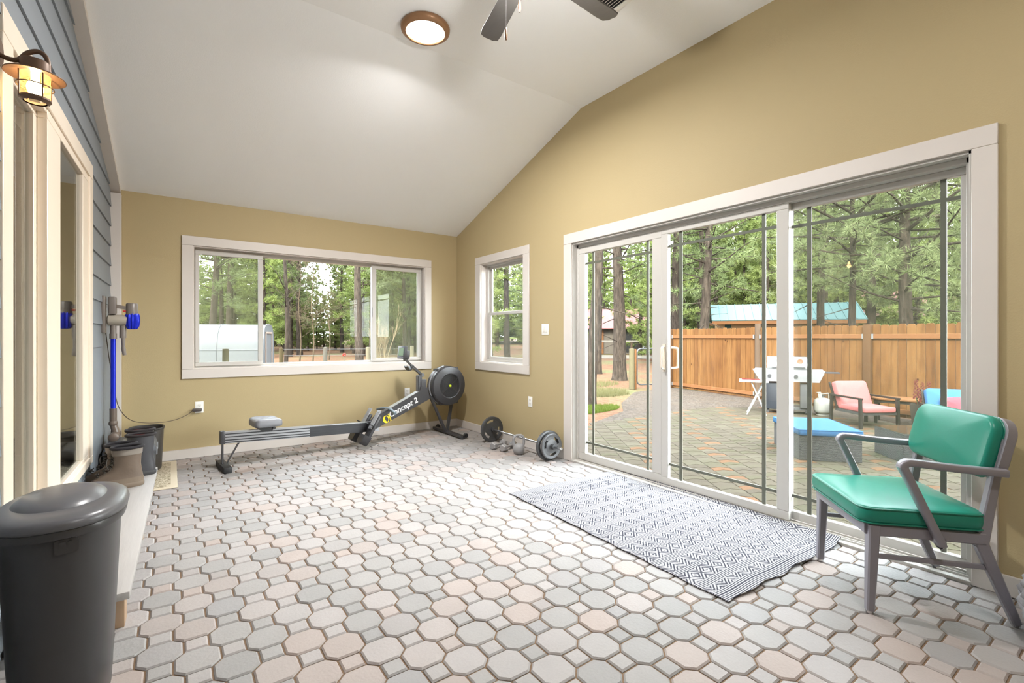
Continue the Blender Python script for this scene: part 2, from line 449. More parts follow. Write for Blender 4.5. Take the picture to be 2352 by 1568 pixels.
dpanel(2.508, 3.497, 2.603, 3.411, .096, 2.073, 2.135, XR + .076, (3.315, 2.663), (1.971, .2))
dm = dpanel(1.50, 2.512, 1.578, 2.446, .082, 2.095, 2.135, XR + .076, (2.335, 1.672), (1.992, .192))
dpanel(.632, 1.56, .664, 1.508, .08, 2.093, 2.135, XR + .126, (1.402, .736), (1.982, .177), True)
mb = MB()
for x_, y_ in ((XR + .056, 2.478),): 
    mb.box(x_ - .006, x_, y_ - .016, y_ + .016, .955, 1.185, .003)
    mb.tube(spline([(x_ - .002, y_, .975), (x_ - .035, y_, .985), (x_ - .042, y_, 1.01), (x_ - .042, y_, 1.13), (x_ - .035, y_, 1.155), (x_ - .002, y_, 1.165)], 4), .008, 8)
y_ = 2.44; x_ = XR + .10
mb.tube(spline([(x_ - .002, y_, .985), (x_ + .035, y_ - .025, .99), (x_ + .04, y_ - .03, 1.01), (x_ + .04, y_ - .03, 1.13), (x_ + .035, y_ - .025, 1.15), (x_ - .002, y_, 1.155)], 4), .009, 8)
build('handle', loc(mb, d1), M['creamtrim'], dm)

# ---- door 2, the slider in the left wall of the house, and the room behind it, painted dim
d2 = thing('door_2', None, None, (LW @ Vector((0, 3.67, .33))), -LA, kind='structure')
D2 = Matrix.Translation((0, -3.67, -.33))
def pd(name, mb, m, parent=d2, smooth=40):
    mb.v = [tuple(D2 @ Vector(p)) for p in mb.v]; return build(name, mb, m, parent, smooth=smooth)
def po(a, b): return lambda q, u0, u1, z0, z1, bev: q.box(a, b, u0, u1, z0, z1, bev, 1)
mb = MB(); frame4(mb, 2.61, 4.73, .31, 2.52, .13, .13, .055, .11, po(.002, .022)); pd('casing', mb, M['creamtrim'])
mb = MB(); frame4(mb, 2.68, 4.66, .33, 2.44, .06, .06, .03, .05, po(-.16, .008)); pd('door_frame', mb, M['creamtrim'])
for y0, y1, g0, g1, o0, o1 in ((3.37, 4.64, 3.67, 4.38, -.028, .012), (2.72, 3.62, 2.83, 3.32, -.075, -.03)):
    q = MB(); frame4(q, y0, y1, .36, 2.41, g0 - y0, y1 - g1, .035, .05, po(o0, o1)); o = pd('door_panel', q, M['creamtrim'])
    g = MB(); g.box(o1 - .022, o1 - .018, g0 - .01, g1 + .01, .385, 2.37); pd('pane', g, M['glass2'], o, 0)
# the room behind that glass, its lack of light put into the dark colour
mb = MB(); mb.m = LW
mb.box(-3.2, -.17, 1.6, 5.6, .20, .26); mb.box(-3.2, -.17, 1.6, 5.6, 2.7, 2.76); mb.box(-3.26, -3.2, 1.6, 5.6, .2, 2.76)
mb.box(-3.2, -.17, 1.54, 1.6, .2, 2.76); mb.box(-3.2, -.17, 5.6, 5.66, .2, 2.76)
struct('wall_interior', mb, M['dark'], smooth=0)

# the body of the house on the left and the roof over the porch, seen only by the sun
mb = MB(); mb.box(-9, -3.3, -8, 12, GZ0 := -.4, 4.6); mb.box(-3.3, -.80, -8, 1.5, -.4, 4.6); mb.box(-3.3, -.80, 5.7, 12, -.4, 4.6); mb.box(-3.3, -.80, 1.5, 5.7, 2.8, 4.6)
struct('wall_exterior', mb, M['outerwall'], smooth=0)
mb = MB(); mb.prism([(-2, 3.62), (YC, 3.62), (YF + .7, 2.55), (YF + .7, 2.75), (YC, 3.85), (-2, 3.85)], -.8, XR + .75, MR)
struct('roof', mb, plain('grey_roofing', rgb(110, 108, 106), .9), smooth=0)
mb = MB(); mb.prism([(-8, 4.6), (12, 4.6), (12, 4.75), (-8, 4.75)], -9.4, -.5, MR); mb.rings([[(-9.4, y, 4.7), (-.4, y, 4.7), (-4.8, y, 6.4)] for y in (-8.4, 12.4)])
struct('roof_exterior', mb, plain('grey_house_roofing', rgb(110, 108, 106), .9), smooth=0)
# ------------------------------------------------------------------ shared materials
M['blackplastic'] = plain('black_plastic', rgb(58, 58, 61), .36, var=.08)
M['blackmetal'] = plain('black_powder_coat', rgb(60, 60, 63), .33, var=.05)
M['rubber'] = plain('dark_rubber', rgb(36, 36, 38), .6)
M['greyplastic'] = plain('mid_grey_plastic', rgb(96, 97, 100), .4)
M['chrome'] = plain('bright_steel', rgb(200, 200, 202), .22, 1)
M['alu'] = plain('brushed_aluminium', rgb(176, 178, 182), .3, .9)
M['whiteplastic'] = plain('white_plastic', rgb(240, 239, 235), .35, var=.01)
M['bronze'] = plain('oil_rubbed_bronze', rgb(104, 80, 64), .42, .3)

# ---- wall lamp on the siding
C0 = LW @ Vector((0, 2.60, 0))
wl = thing('wall_lamp', 'lit bronze barn style wall lantern with wide brim on grey siding', 'wall lamp', (LW @ Vector((.13, 2.50, 2.225))), -LA)
mb = MB(); mb.lathe([(.0, .0), (.058, .0), (.06, .012), (.05, .022), (.0, .024)], 28, axisM((-.115, .0, .06), (0, 1, 0), (0, 0, 1)))
build('backplate', mb, M['bronze'], wl)
mb = MB(); mb.tube(spline([(-.10, 0, .05), (-.075, 0, .038), (-.045, 0, .042), (-.02, 0, .075), (.01, 0, .09), (.032, 0, .07), (.036, 0, .02)], 6), .0085, 12); build('arm', mb, M['bronze'], wl)
BR = .086
mb = MB(); mb.lathe([(.0, .05), (.040, .05), (.043, .044), (.043, .012), (.046, .008), (BR, -.004), (BR + .001, -.007), (BR - .001, -.008), (.05, .003), (.04, .006), (.0, .006)], 40); build('brim_cap', mb, M['bronze'], wl)
mb = MB()
for a in range(4):
    t = R(35 + 90 * a); x, y = .0475 * math.cos(t), .0475 * math.sin(t)
    mb.tube([(x, y, 0), (x * .98, y * .98, -.088), (x * .86, y * .86, -.098)], .0025, 8)
mb.torus((0, 0, -.045), .052, .0022, 40, 8)
mb.lathe([(.033, -.104), (.046, -.094), (.046, -.088), (.040, -.088), (.030, -.100)], 36, cap0=False, cap1=False)
build('cage', mb, M['bronze'], wl)
t = NT('seeded_amber_glass'); t.n.remove(t.b)
tr = t.new('ShaderNodeBsdfTransparent'); tr.inputs[0].default_value = (1, .90, .70, 1); tl_ = t.new('ShaderNodeBsdfTranslucent'); tl_.inputs[0].default_value = (1, .72, .36, 1)
mxs = t.new('ShaderNodeMixShader'); sd_ = t.ramp(t.noise(t.coord(), 130, 3), [(.35, (.03, .03, .03)), (.7, (.13, .13, .13))]); t.link(sd_, mxs.inputs[0]); t.link(tr.outputs[0], mxs.inputs[1]); t.link(tl_.outputs[0], mxs.inputs[2]); t.link(mxs.outputs[0], t.out.inputs[0]); t = t.mat
mb = MB(); mb.lathe([(.043, .0), (.043, -.090)], 36, cap0=False, cap1=False); build('glass_cylinder', mb, t, wl)
mb = MB(); mb.ball((0, 0, -.05), .024, 20, 14, sz=1.25); mb.cyl((0, 0, .004), (0, 0, -.025), .012)
build('bulb', mb, emit('warm_bulb', (1, .74, .42, 1), 30), wl)

# ---- flush ceiling light
fl_ = thing('ceiling_light', 'round lit flush ceiling light with a bronze rim', 'ceiling light', (1.50, 3.172, ZC))
mb = MB(); mb.lathe([(.0, 0), (.168, 0), (.176, -.012), (.174, -.03), (.166, -.038), (.150, -.046), (.140, -.046), (.134, -.036), (.0, -.036)], 56)
build('rim', mb, plain('copper_bronze_rim', rgb(150, 112, 80), .38, .3), fl_)
mb = MB(); mb.lathe([(.0, -.037), (.133, -.037), (.128, -.043), (.07, -.047), (.0, -.048)], 56, cap0=False, cap1=False)
build('diffuser', mb, emit('frosted_diffuser_lit', (1, .93, .82, 1), 9), fl_)

fill_fixture = copy_tree(fl_); fill_fixture.location = (1.50, -.25, ZC); fill_fixture['label'] = 'added bronze-rimmed fill light on the ceiling over the near end of the porch'  # extra fixture added out of view to fill the room with light
# ---- ceiling fan: hub above the frame, five blades
fan = thing('ceiling_fan', 'dark grey ceiling fan with pull chains', 'ceiling fan', (1.52, 1.965, ZC))
mb = MB(); mb.lathe([(0, 0), (.07, 0), (.075, -.02), (.05, -.05), (.015, -.055), (.015, -.2), (.0, -.2)], 32); build('down_rod', mb, M['bronze'], fan)
mb = MB(); mb.lathe([(0, -.2), (.06, -.2), (.11, -.225), (.12, -.26), (.11, -.315), (.06, -.335), (.055, -.40), (.0, -.41)], 40); build('motor_housing', mb, M['bronze'], fan)
mb = MB(); mb.ball((0, 0, -.432), .045, 24, 14); build('light_globe', mb, emit('lit_opal_globe', (1, .98, .95, 1), 210), fan)
M['blade'] = woodmat('dark_grey_blade', [(0, rgb(78, 76, 74)), (.5, rgb(92, 89, 86)), (1, rgb(104, 101, 97))], (10, 1.5, 10), .45)
bz = -.30
tip1 = math.atan2(2.615 - 1.965, 1.685 - 1.52); 
for k in range(5):
    a = tip1 + R(72) * k
    M4 = Matrix.Rotation(a, 4, 'Z') @ Matrix.Rotation(R(10), 4, 'X')
    q = MB(); poly = [(.17, -.05), (.60, -.062), (.655, -.058), (.672, -.03), (.672, .03), (.655, .06), (.60, .066), (.17, .055)]
    q.prism(poly, -.004, .004); q.v = [tuple(Matrix.Translation((0, 0, bz)) @ M4 @ Vector(p)) for p in q.v]
    b = build('blade', q, M['blade'], fan)
    q = MB(); q.box(.09, .21, -.018, .018, -.012, -.004); q.v = [tuple(Matrix.Translation((0, 0, bz)) @ M4 @ Vector(p)) for p in q.v]; build('blade_bracket', q, M['bronze'], b)
for (x, y, zb) in ((-.077, .104, -.675), (-.012, .073, -.52)):
    q = MB(); q.tube([(x, y, -.40), (x, y, zb + .06)], .0014, 6); c_ = build('pull_chain', q, M['chrome'], fan)
    q = MB(); q.lathe([(.0, zb), (.005, zb), (.0075, zb + .02), (.006, zb + .05), (.002, zb + .065), (0, zb + .066)], 14, Matrix.Translation((x, y, 0))); build('chain_fob', q, plain('walnut_fob', rgb(110, 76, 48), .4), c_)

# ---- ceiling vent
vt = thing('ceiling_vent', 'white slotted return air grille on the flat ceiling behind the fan', 'ceiling vent', (2.322, 2.163, ZC))
mb = MB()
mb.box(-.17, .17, .14, .17, -.014, 0, .003); mb.box(-.17, .17, -.17, -.14, -.014, 0, .003); mb.box(-.17, -.14, -.14, .14, -.014, 0, .003); mb.box(.14, .17, -.14, .14, -.014, 0, .003)
build('frame', mb, M['whiteplastic'], vt)
mb = MB()
for i in range(12):
    x = -.132 + i * .024; mb.rings([[(x, y, -.012), (x + .003, y, -.012), (x + .016, y, -.002), (x + .013, y, -.002)] for y in (-.14, .14)])
build('louvres', mb, M['whiteplastic'], vt)
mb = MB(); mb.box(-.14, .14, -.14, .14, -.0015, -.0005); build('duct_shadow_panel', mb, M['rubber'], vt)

# ---- switch and outlets
def plate(name, label, cat, mat4, w, h, kind):
    o = thing(name, label, cat, mat4.translation)
    L = mat4.to_3x3().to_4x4()
    def b(n, mb, m): mb.v = [tuple(L @ Vector(p)) for p in mb.v]; return build(n, mb, m, o)
    mb = MB(); mb.box(-w / 2, w / 2, -h / 2, h / 2, 0, .006, .002); pl_ = b('cover_plate', mb, M['whiteplastic'])
    n = max(1, round(w / .05)) if kind == 'switch' else 1
    if kind == 'switch':
        for i in range(n):
            x = (i - (n - 1) / 2) * .046; mb = MB(); mb.box(x - .0165, x + .0165, -.033, .033, .005, .009, .002); b('rocker', mb, plain('off_white_rocker', rgb(222, 218, 210), .3))
    else:
        for y in (-.02, .02):
            mb = MB(); mb.prism([(x * 1, yy + y) for x, yy in roundrect(.034, .028, .010)], .005, .0085); rc = b('receptacle', mb, plain('white_receptacle', rgb(228, 226, 220), .3))
            mb = MB()
            for x in (-.0065, .0065): mb.box(x - .001, x + .001, y - .002, y + .006, .0083, .0088)
            mb.cyl((0, y - .008, .0083), (0, y - .008, .0088), .002, 10)
            mb.v = [tuple(L @ Vector(p)) for p in mb.v]; build('slots', mb, M['rubber'], rc)
    return o
FW = lambda x, z: axisM((x, YF, z), (1, 0, 0), (0, 0, 1))          # on the far wall
RW = lambda y, z: axisM((XR, y, z), (0, -1, 0), (0, 0, 1))         # on the right wall
plate('light_switch', 'white double light switch between small window and patio slider', 'light switch', RW(3.955, 1.325), .116, .118, 'switch')
plate('wall_outlet', 'white outlet under the wide window with charger plugged in', 'outlet', FW(.239, .516), .074, .118, 'o')
plate('wall_outlet', 'white outlet behind the rowing machine frame', 'outlet', FW(2.531, .516), .074, .118, 'o')
plate('wall_outlet', 'white outlet above the barbell between small window and slider', 'outlet', RW(4.217, .519), .074, .118, 'o')

# ---- rug with woven bands
t = NT('woven_black_white_rug'); co = t.coord(); sx = t.new('ShaderNodeSeparateXYZ'); t.link(co, sx.inputs[0])
sn = lambda a: t.math('SNAP', a, .0042)
wob = t.math('MULTIPLY', t.math('SUBTRACT', t.noise(co, 2.5, 1), .5), .02)
u = sn(t.math('ADD', sx.outputs[0], 5.0)); vraw = t.math('ADD', t.math('ADD', sx.outputs[1], 5.0), wob); v = sn(vraw)
PER = .275
ph = t.math('MULTIPLY', t.math('FRACT', t.math('DIVIDE', vraw, PER)), PER)
phs = t.math('MULTIPLY', t.math('FRACT', t.math('DIVIDE', v, PER)), PER)
tri = t.math('PINGPONG', u, .05)
stripes = t.math('GREATER_THAN', t.math('FRACT', t.math('DIVIDE', ph, .0113)), .46)
zig = t.math('GREATER_THAN', t.math('FRACT', t.math('DIVIDE', t.math('ADD', phs, t.math('MULTIPLY', tri, .95)), .0215)), .5)
zig_tri = zig
ctr = t.math('ABSOLUTE', t.math('SUBTRACT', phs, .1875))
dia = t.math('GREATER_THAN', t.math('FRACT', t.math('ADD', t.math('DIVIDE', t.math('ADD', ctr, tri), .0235), .15)), .5)
inz = t.math('LESS_THAN', ph, .083)
ind = t.math('MULTIPLY', t.math('GREATER_THAN', ph, .137), t.math('LESS_THAN', ph, .238))
ends = t.math('GREATER_THAN', t.math('ABSOLUTE', sx.outputs[1]), .84)
noend = t.math('SUBTRACT', 1.0, ends)
def sel(m, a, b): return t.math('ADD', t.math('MULTIPLY', m, a), t.math('MULTIPLY', t.math('SUBTRACT', 1.0, m), b))
val = sel(t.math('MULTIPLY', inz, noend), zig, sel(t.math('MULTIPLY', ind, noend), dia, stripes))
col = t.mix(val, rgb(64, 64, 74), rgb(164, 162, 163))
t.set(col, .95, spec=.1)
t.bump(t.math('ADD', t.math('PINGPONG', sx.outputs[0], .003), t.math('PINGPONG', sx.outputs[1], .002)), .5, .3)
rug_mat = t.mat
mb = MB(); nx, ny = 36, 60; RWd, RL = 1.18, 1.86
rr = random.Random(5)
def rz(x, y):
    e = max(0, abs(y) - .72) / .2
    return .004 + .002 * math.sin(x * 9 + y * 4) * math.sin(y * 7) + .0045 * e * (1 + math.sin(x * 14 + (y > 0) * 2)) * (y < 0) + max(0, x - RWd / 2 + .06) / .06 * .018 * (x > RWd / 2 - .06)
top = []; 
for j in range(ny + 1):
    for i in range(nx + 1):
        x = -RWd / 2 + RWd * i / nx; y = -RL / 2 + RL * j / ny
        if j == 0: y += .008 * math.sin(i * .75)
        if i == 0: x += .004 * math.sin(j * .8)
        top.append((x, y, rz(x, y) + .004))
vv = top + [(x, y, z - .0045) for x, y, z in top]; N = len(top); ff = []
for j in range(ny):
    for i in range(nx):
        a = j * (nx + 1) + i; ff.append((a, a + 1, a + nx + 2, a + nx + 1)); ff.append((a + N, a + nx + 1 + N, a + nx + 2 + N, a + 1 + N))
for i in range(nx):
    a = i; ff.append((a, a + N, a + 1 + N, a + 1)); a = ny * (nx + 1) + i; ff.append((a, a + 1, a + 1 + N, a + N))
for j in range(ny):
    a = j * (nx + 1); ff.append((a, a + nx + 1, a + nx + 1 + N, a + N)); a += nx; ff.append((a, a + N, a + nx + 1 + N, a + nx + 1))
mb.add(vv, ff)
rug = tag(build('rug', mb, rug_mat, None, (2.735, 2.125, .001), R(-2)), 'grey and white flatwoven rug with diamond and zigzag bands before the slider', 'rug')

# ---- green armchair
M['vinylgreen'] = plain('teal_green_vinyl', rgb(34, 126, 108), .34, var=.07, scale=5, bump=.08, bscale=150, spec=.3, coat=.04)
M['piping'] = plain('green_piping', rgb(20, 112, 94), .35)
M['chairmetal'] = plain('grey_painted_steel', rgb(138, 135, 143), .3, .2, var=.04)
ch = thing('armchair', 'green vinyl office armchair with grey steel frame beside the slider', 'chair', (2.562, .812, 0), math.atan2(.681, .732))
W_ = .51
def P3(w, s, z): return (w, -s, z)
for side, w in ((0, 0.0), (1, W_)):
    q = MB(); q.bar(P3(w, .004, .012), P3(w, .017, .40), .034, .032, (0, 1, 0), .05, .048, bev=.006); lg = build('front_leg', q, M['chairmetal'], ch)
    q = MB(); q.cyl(P3(w, .004, .0), P3(w, .004, .016), .016, 16); build('glide', q, M['chrome'], lg)
    q = MB(); q.bar(P3(w, .562, .012), P3(w, .43, .345), .026, .034, (0, 1, 0), .036, .05, bev=.005)
    q.bar(P3(w, .428, .335), P3(w, .485, .66), .036, .048, (0, 1, 0), .034, .036, bev=.005)
    q.bar(P3(w, .484, .65), P3(w, .520, .80), .032, .034, (0, 1, 0), bev=.005)
    lg = build('rear_leg', q, M['chairmetal'], ch)
    q = MB(); q.cyl(P3(w, .562, .0), P3(w, .562, .016), .013, 16); build('glide', q, M['chrome'], lg)
    ww = w + (-.034 if side == 0 else .034)
    q = MB(); pa = spline([P3(ww, .262, .338), P3(ww, .25, .37), P3(ww, .13, .64), P3(ww, .113, .668), P3(ww, .128, .688), P3(ww, .16, .69), P3(ww, .32, .675), P3(ww, .50, .665)], 6)
    def flat_ring(p, tg, hw, ht, n=16):
        nn_ = Vector((0, -tg.z, tg.y)).normalized()
        return [p + Vector((1, 0, 0)) * hw * math.copysign(abs(math.cos(2 * PI * j / n)) ** .45, math.cos(2 * PI * j / n)) + nn_ * ht * math.copysign(abs(math.sin(2 * PI * j / n)) ** .45, math.sin(2 * PI * j / n)) for j in range(n)]
    q.rings([flat_ring(p, (pa[min(i + 1, len(pa) - 1)] - pa[max(i - 1, 0)]).normalized(), .021, .0165) for i, p in enumerate(pa)])
    q.bar(P3(ww, .49, .665), P3(w, .497, .66), .034, .036, bev=.004)
    q.bar(P3(ww, .262, .352), P3(w, .262, .36), .04, .034, bev=.004)
    build('armrest', q, M['chairmetal'], ch)
    q = MB(); q.bar(P3(w, .02, .258), P3(w, .475, .245), .014, .022, bev=.003); build('stretcher', q, M['chairmetal'], ch)
q = MB()
q.bar(P3(-.005, 0, .378), P3(-.005, .44, .372), .034, .05, bev=.005); q.bar(P3(W_ + .005, 0, .378), P3(W_ + .005, .44, .372), .034, .05, bev=.005)
q.bar(P3(0, -.0, .378), P3(W_, -.0, .378), .034, .05, bev=.005); q.bar(P3(0, .43, .374), P3(W_, .43, .374), .034, .05, bev=.005)
build('seat_frame', q, M['chairmetal'], ch)
def cushion(w, d, h, dome, n=44, r=.06, layers=10):
    out = []
    prof = [(0, -.5, .012), (.1, -.5, 0), (.35, -.22, -.012), (.5, 0, -.014), (.65, .25, -.012), (.85, .47, .004)]
    q = []
    for k in range(9):
        a = -PI / 2 + PI * k / 8
        q.append((.014 * (1 - math.cos(a)), math.sin(a) * h / 2))
    for ins, z in q:
        out.append([(x, y, z) for x, y in roundrect(w - 2 * ins, d - 2 * ins, max(.01, r - ins), 6)])
    for f in (.9, .75, .55, .3, .08):
        zz = h / 2 + dome * (1 - f ** 2.2)
        out.append([(x * f, y * f, zz) for x, y in roundrect(w - .028, d - .028, r - .014, 6)])
    return out
q = MB(); q.rings(cushion(W_ + .06, .50, .075, .028)); q.v = [(x + W_ / 2, y - .205, z + .44 - .012 * (-y) / .25 * 0 + .004) for x, y, z in q.v]
st = build('seat_cushion', q, M['vinylgreen'], ch, smooth=60)
q = MB()
for z in (.474, .410): q.tube([(x + W_ / 2, y - .205, z) for x, y in roundrect(W_ + .052, .492, .056, 6)], .0042, 8, closed=True)
build('piping', q, M['piping'], st)
# backrest: steel shell and padded cushion, leaning back
tilt = Matrix.Translation(P3(W_ / 2, .510, .755)) @ Matrix.Rotation(PI, 4, 'Z') @ Matrix.Rotation(R(76), 4, 'X')      # local x across, y up, z to the front
q = MB(); q.m = tilt
def shell(poly, z0, z1, rim):
    q.rings([[(x, y, z0) for x, y in poly], [(x, y, z1) for x, y in poly]])
rp = [(x, y - .0) for x, y in roundrect(W_ + .05, .27, .075, 8)]
q.rings([[(x * .97, y * .95, -.03) for x, y in rp], [(x, y, -.022) for x, y in rp], [(x, y, .012) for x, y in rp], [(x * .985, y * .975, .014) for x, y in rp]])
build('back_shell', q, M['chairmetal'], ch)
q = MB(); q.m = tilt @ Matrix.Translation((0, -.004, .035)); q.rings(cushion(W_ + .022, .275, .052, .022, r=.075)); bk = build('back_cushion', q, M['vinylgreen'], ch, smooth=60)
q = MB(); q.m = tilt @ Matrix.Translation((0, -.004, .014)); q.tube([(x, y, 0) for x, y in roundrect(W_ + .016, .27, .073, 8)], .0042, 8, closed=True); build('piping', q, M['piping'], bk)

# ---- rowing machine
rw = thing('rowing_machine', 'black rowing machine with grey seat and round fan cage below the wide window', 'rowing machine', (.40, 5.22, 0), math.atan2(.267, 2.505))
def zr(s): return .354 - .0515 * s          # top of the sliding rail
q = MB(); q.rings([[(s, -.024, zr(s) - .112), (s, .024, zr(s) - .112), (s, .024, zr(s)), (s, -.024, zr(s))] for s in (0, 1.56)]); rail = build('rail', q, M['alu'], rw)
q = MB()
for dz in (.022, .05, .078, .1): q.rings([[(s, -.0262, zr(s) - dz - .005), (s, -.0235, zr(s) - dz - .005), (s, -.0235, zr(s) - dz + .005), (s, -.0262, zr(s) - dz + .005)] for s in (.01, 1.5)])
q.rings([[(s, -.0255, zr(s) - .112), (s, -.022, zr(s) - .112), (s, -.022, zr(s) - .008), (s, -.0255, zr(s) - .008)] for s in (.78, 1.5)])
build('rail_side_grooves', q, plain('dark_anodised_rail', rgb(66, 67, 70), .3, .6), rail)
q = MB(); q.box(-.03, .012, -.03, .03, .24, .362, .006); build('rail_end_cap', q, M['blackplastic'], rail)
q = MB(); q.bar((-.008, -.012, .25), (-.008, -.012, .05), .014, .014, (1, 0, 0)); q.bar((-.008, .012, .25), (-.008, .012, .05), .014, .014, (1, 0, 0)); q.bar((.135, 0, .245), (.03, 0, .055), .02, .012, (1, 0, 0))
rl = build('rear_leg', q, M['blackmetal'], rw)
q = MB(); q.box(-.032, .04, -.19, .19, .0, .055, .01); build('rubber_foot', q, M['rubber'], rl)
# seat
q = MB(); out = []
for z, k in ((.368, .90), (.374, .98), (.396, 1), (.416, .985), (.426, .94), (.430, .8), (.425, .5), (.421, .2)):
    out.append([(x * k + .365, y * k, z - .0 + (.012 * (abs(y) / .12) ** 2 if z > .41 else 0) - .006 * (x > 0) * (z > .41)) for x, y in roundrect(.25, .30, .045, 6)])
q.rings(out); se = build('seat', q, plain('grey_seat_pad', rgb(124, 125, 131), .4), rw, smooth=70)
q = MB(); q.bar((.30, 0, .372), (.43, 0, .368), .10, .016); q.prism([(.285, .36), (.445, .355), (.415, .315), (.325, .318)], -.04, -.032, MRX := Matrix(((1, 0, 0, 0), (0, 0, 1, 0), (0, 1, 0, 0), (0, 0, 0, 1)))); q.prism([(.285, .36), (.445, .355), (.415, .315), (.325, .318)], .032, .04, MRX)
for x in (.31, .43): q.cyl((x, -.05, zr(x) + .008), (x, .05, zr(x) + .008), .014, 16)
build('seat_carriage', q, M['blackplastic'], se)
# main frame: sloped box beam, post
q = MB(); q.prism([(1.50, .185), (1.60, .225), (2.235, .475), (2.20, .62), (2.10, .63), (2.09, .585), (1.54, .345), (1.46, .27)], -.036, .036, MRX); mf = build('main_frame', q, M['blackmetal'], rw)
q = MB(); q.rings([[(a[0], -.037, a[1]), (a[0], .037, a[1]), (a[0], .037, a[1] + .004), (a[0], -.037, a[1] + .004)] for a in ((1.70, .412), (2.085, .58))]); build('chain_cover', q, M['alu'], mf)
q = MB(); q.box(2.075, 2.125, -.03, .03, .44, .775, .004); q.box(2.125, 2.19, -.028, .028, .50, .72, .003); po_ = build('post', q, M['blackmetal'], rw)
q = MB(); q.box(2.067, 2.076, -.02, .02, .47, .765); q.cyl((2.135, -.034, .775), (2.135, .034, .775), .022, 18); build('post_trim', q, M['greyplastic'], po_)
# lettering along the beam
def lettering(txt, size, Mx, mat, parent, shear=.15, off=.012, name='lettering', space=1.0):
    cu = bpy.data.curves.new(name, 'FONT'); cu.body = txt; cu.size = size; cu.shear = shear; cu.offset = off * size; cu.extrude = .0008; cu.space_character = space
    to = bpy.data.objects.new(name, cu); COL.objects.link(to)
    bpy.context.view_layer.update()
    me = bpy.data.meshes.new_from_object(to.evaluated_get(bpy.context.evaluated_depsgraph_get()))
    bpy.data.objects.remove(to); me.name = name
    me.materials.clear(); me.materials.append(mat)
    o = bpy.data.objects.new(name, me); COL.objects.link(o); o.parent = parent; o.matrix_local = Mx; return o
bd = Vector((2.235 - 1.60, 0, .475 - .225)).normalized()
upv = Vector((-bd.z, 0, bd.x))
white = plain('white_print', rgb(225, 224, 226), .5)
lettering('oncept 2', .098, axisM(Vector((1.745, -.0375, .325)), bd, upv), white, mf, shear=.1, off=.014, space=.98)
lettering('C', .098, axisM(Vector((1.69, -.0375, .300)), bd, upv), white, mf, shear=.1, off=.014, name='lettering')
q = MB(); q.m = axisM(Vector((1.645, -.0375, .290)), bd, upv)
N_ = 40; ring_o = [(-.006 + .040 * math.cos(2 * PI * i / N_), .044 * math.sin(2 * PI * i / N_)) for i in range(N_)]; ring_i = [(.002 + .019 * math.cos(2 * PI * i / N_), .033 * math.sin(2 * PI * i / N_)) for i in range(N_)]
q.rings([[(x, y, 0) for x, y in ring_o], [(x, y, .001) for x, y in ring_o], [(x, y, .001) for x, y in ring_i], [(x, y, 0) for x, y in ring_i]], closed=True)
q.box(.038, .051, -.044, .044, 0, .001); q.box(.032, .058, .038, .045, 0, .001); q.box(.032, .058, -.045, -.038, 0, .001)
build('emblem', q, plain('yellow_print', rgb(244, 214, 30), .5), mf)
# flywheel cage
fc = Vector((2.50, 0, .622)); FR = .252
q = MB(); MF = axisM(fc, (1, 0, 0), (0, 0, 1))   # z of this frame points to the room (-y)
q.lathe([(.0, -.09), (.20, -.09), (.235, -.08), (FR, -.055), (FR, -.012), (FR - .008, -.008), (FR - .008, .008), (FR, .012), (FR, .055), (.24, .075), (.185, .088), (.158, .092), (.148, .086), (.146, .06), (.0, .06)], 64, MF)
cg = build('flywheel_cage', q, M['blackplastic'], rw, smooth=30)
q = MB(); q.m = MF; q.torus((0, 0, 0), FR - .001, .011, 64, 8, a0=R(100), a1=R(250)); build('cage_seam', q, plain('grey_seam_band', rgb(150, 152, 158), .35), cg)
q = MB(); q.m = MF
for k in range(11): q.torus((0, 0, .084), .024 + k * .0118, .0022, 56, 6)
for a in (38, 142, 218, 322): q.bar((0, 0, .085), (.15 * math.cos(R(a)), .15 * math.sin(R(a)), .085), .005, .005)
build('fan_guard', q, plain('guard_wire', rgb(84, 85, 88), .35, .4), cg)
q = MB(); q.lathe([(0, .08), (.016, .08), (.016, .094), (.012, .097), (0, .097)], 20, MF); build('hub_badge', q, plain('lime_badge', rgb(196, 214, 40), .4), cg)
for a in (60, 125, 245, 300):
    q = MB(); q.m = MF; q.cbox((.24 * math.cos(R(a)), .24 * math.sin(R(a)), 0), (.06, .05, .11), .012); build('cage_clip', q, M['blackplastic'], cg)
# front legs, crossbar, wheels
q = MB(); q.bar((2.26, 0, .50), (2.475, -.02, .03), .032, .028, (1, 0, 0)); build('front_leg', q, M['blackmetal'], rw)
q = MB(); q.bar((2.60, .02, .42), (2.525, .02, .03), .034, .03, (1, 0, 0)); build('front_leg', q, M['blackmetal'], rw)
lx = 2.50
xb = MB(); sk = math.atan2(.267, 2.505); dirx, diry = math.sin(sk), math.cos(sk)
xb.bar((lx - dirx * .43, -.43, .028), (lx + dirx * .33, .33, .028), .06, .036, bev=.006); xo = build('front_crossbar', xb, M['blackmetal'], rw)
for s_, y_ in ((-1, -.42), (1, .31)):
    q = MB(); q.cyl((lx + dirx * y_ + .045, y_ - .015, .04), (lx + dirx * y_ + .045, y_ + .015, .04), .027, 20); q.bar((lx + dirx * y_, y_, .03), (lx + dirx * y_ + .045, y_, .04), .03, .02); build('transport_wheel', q, M['rubber'], xo)
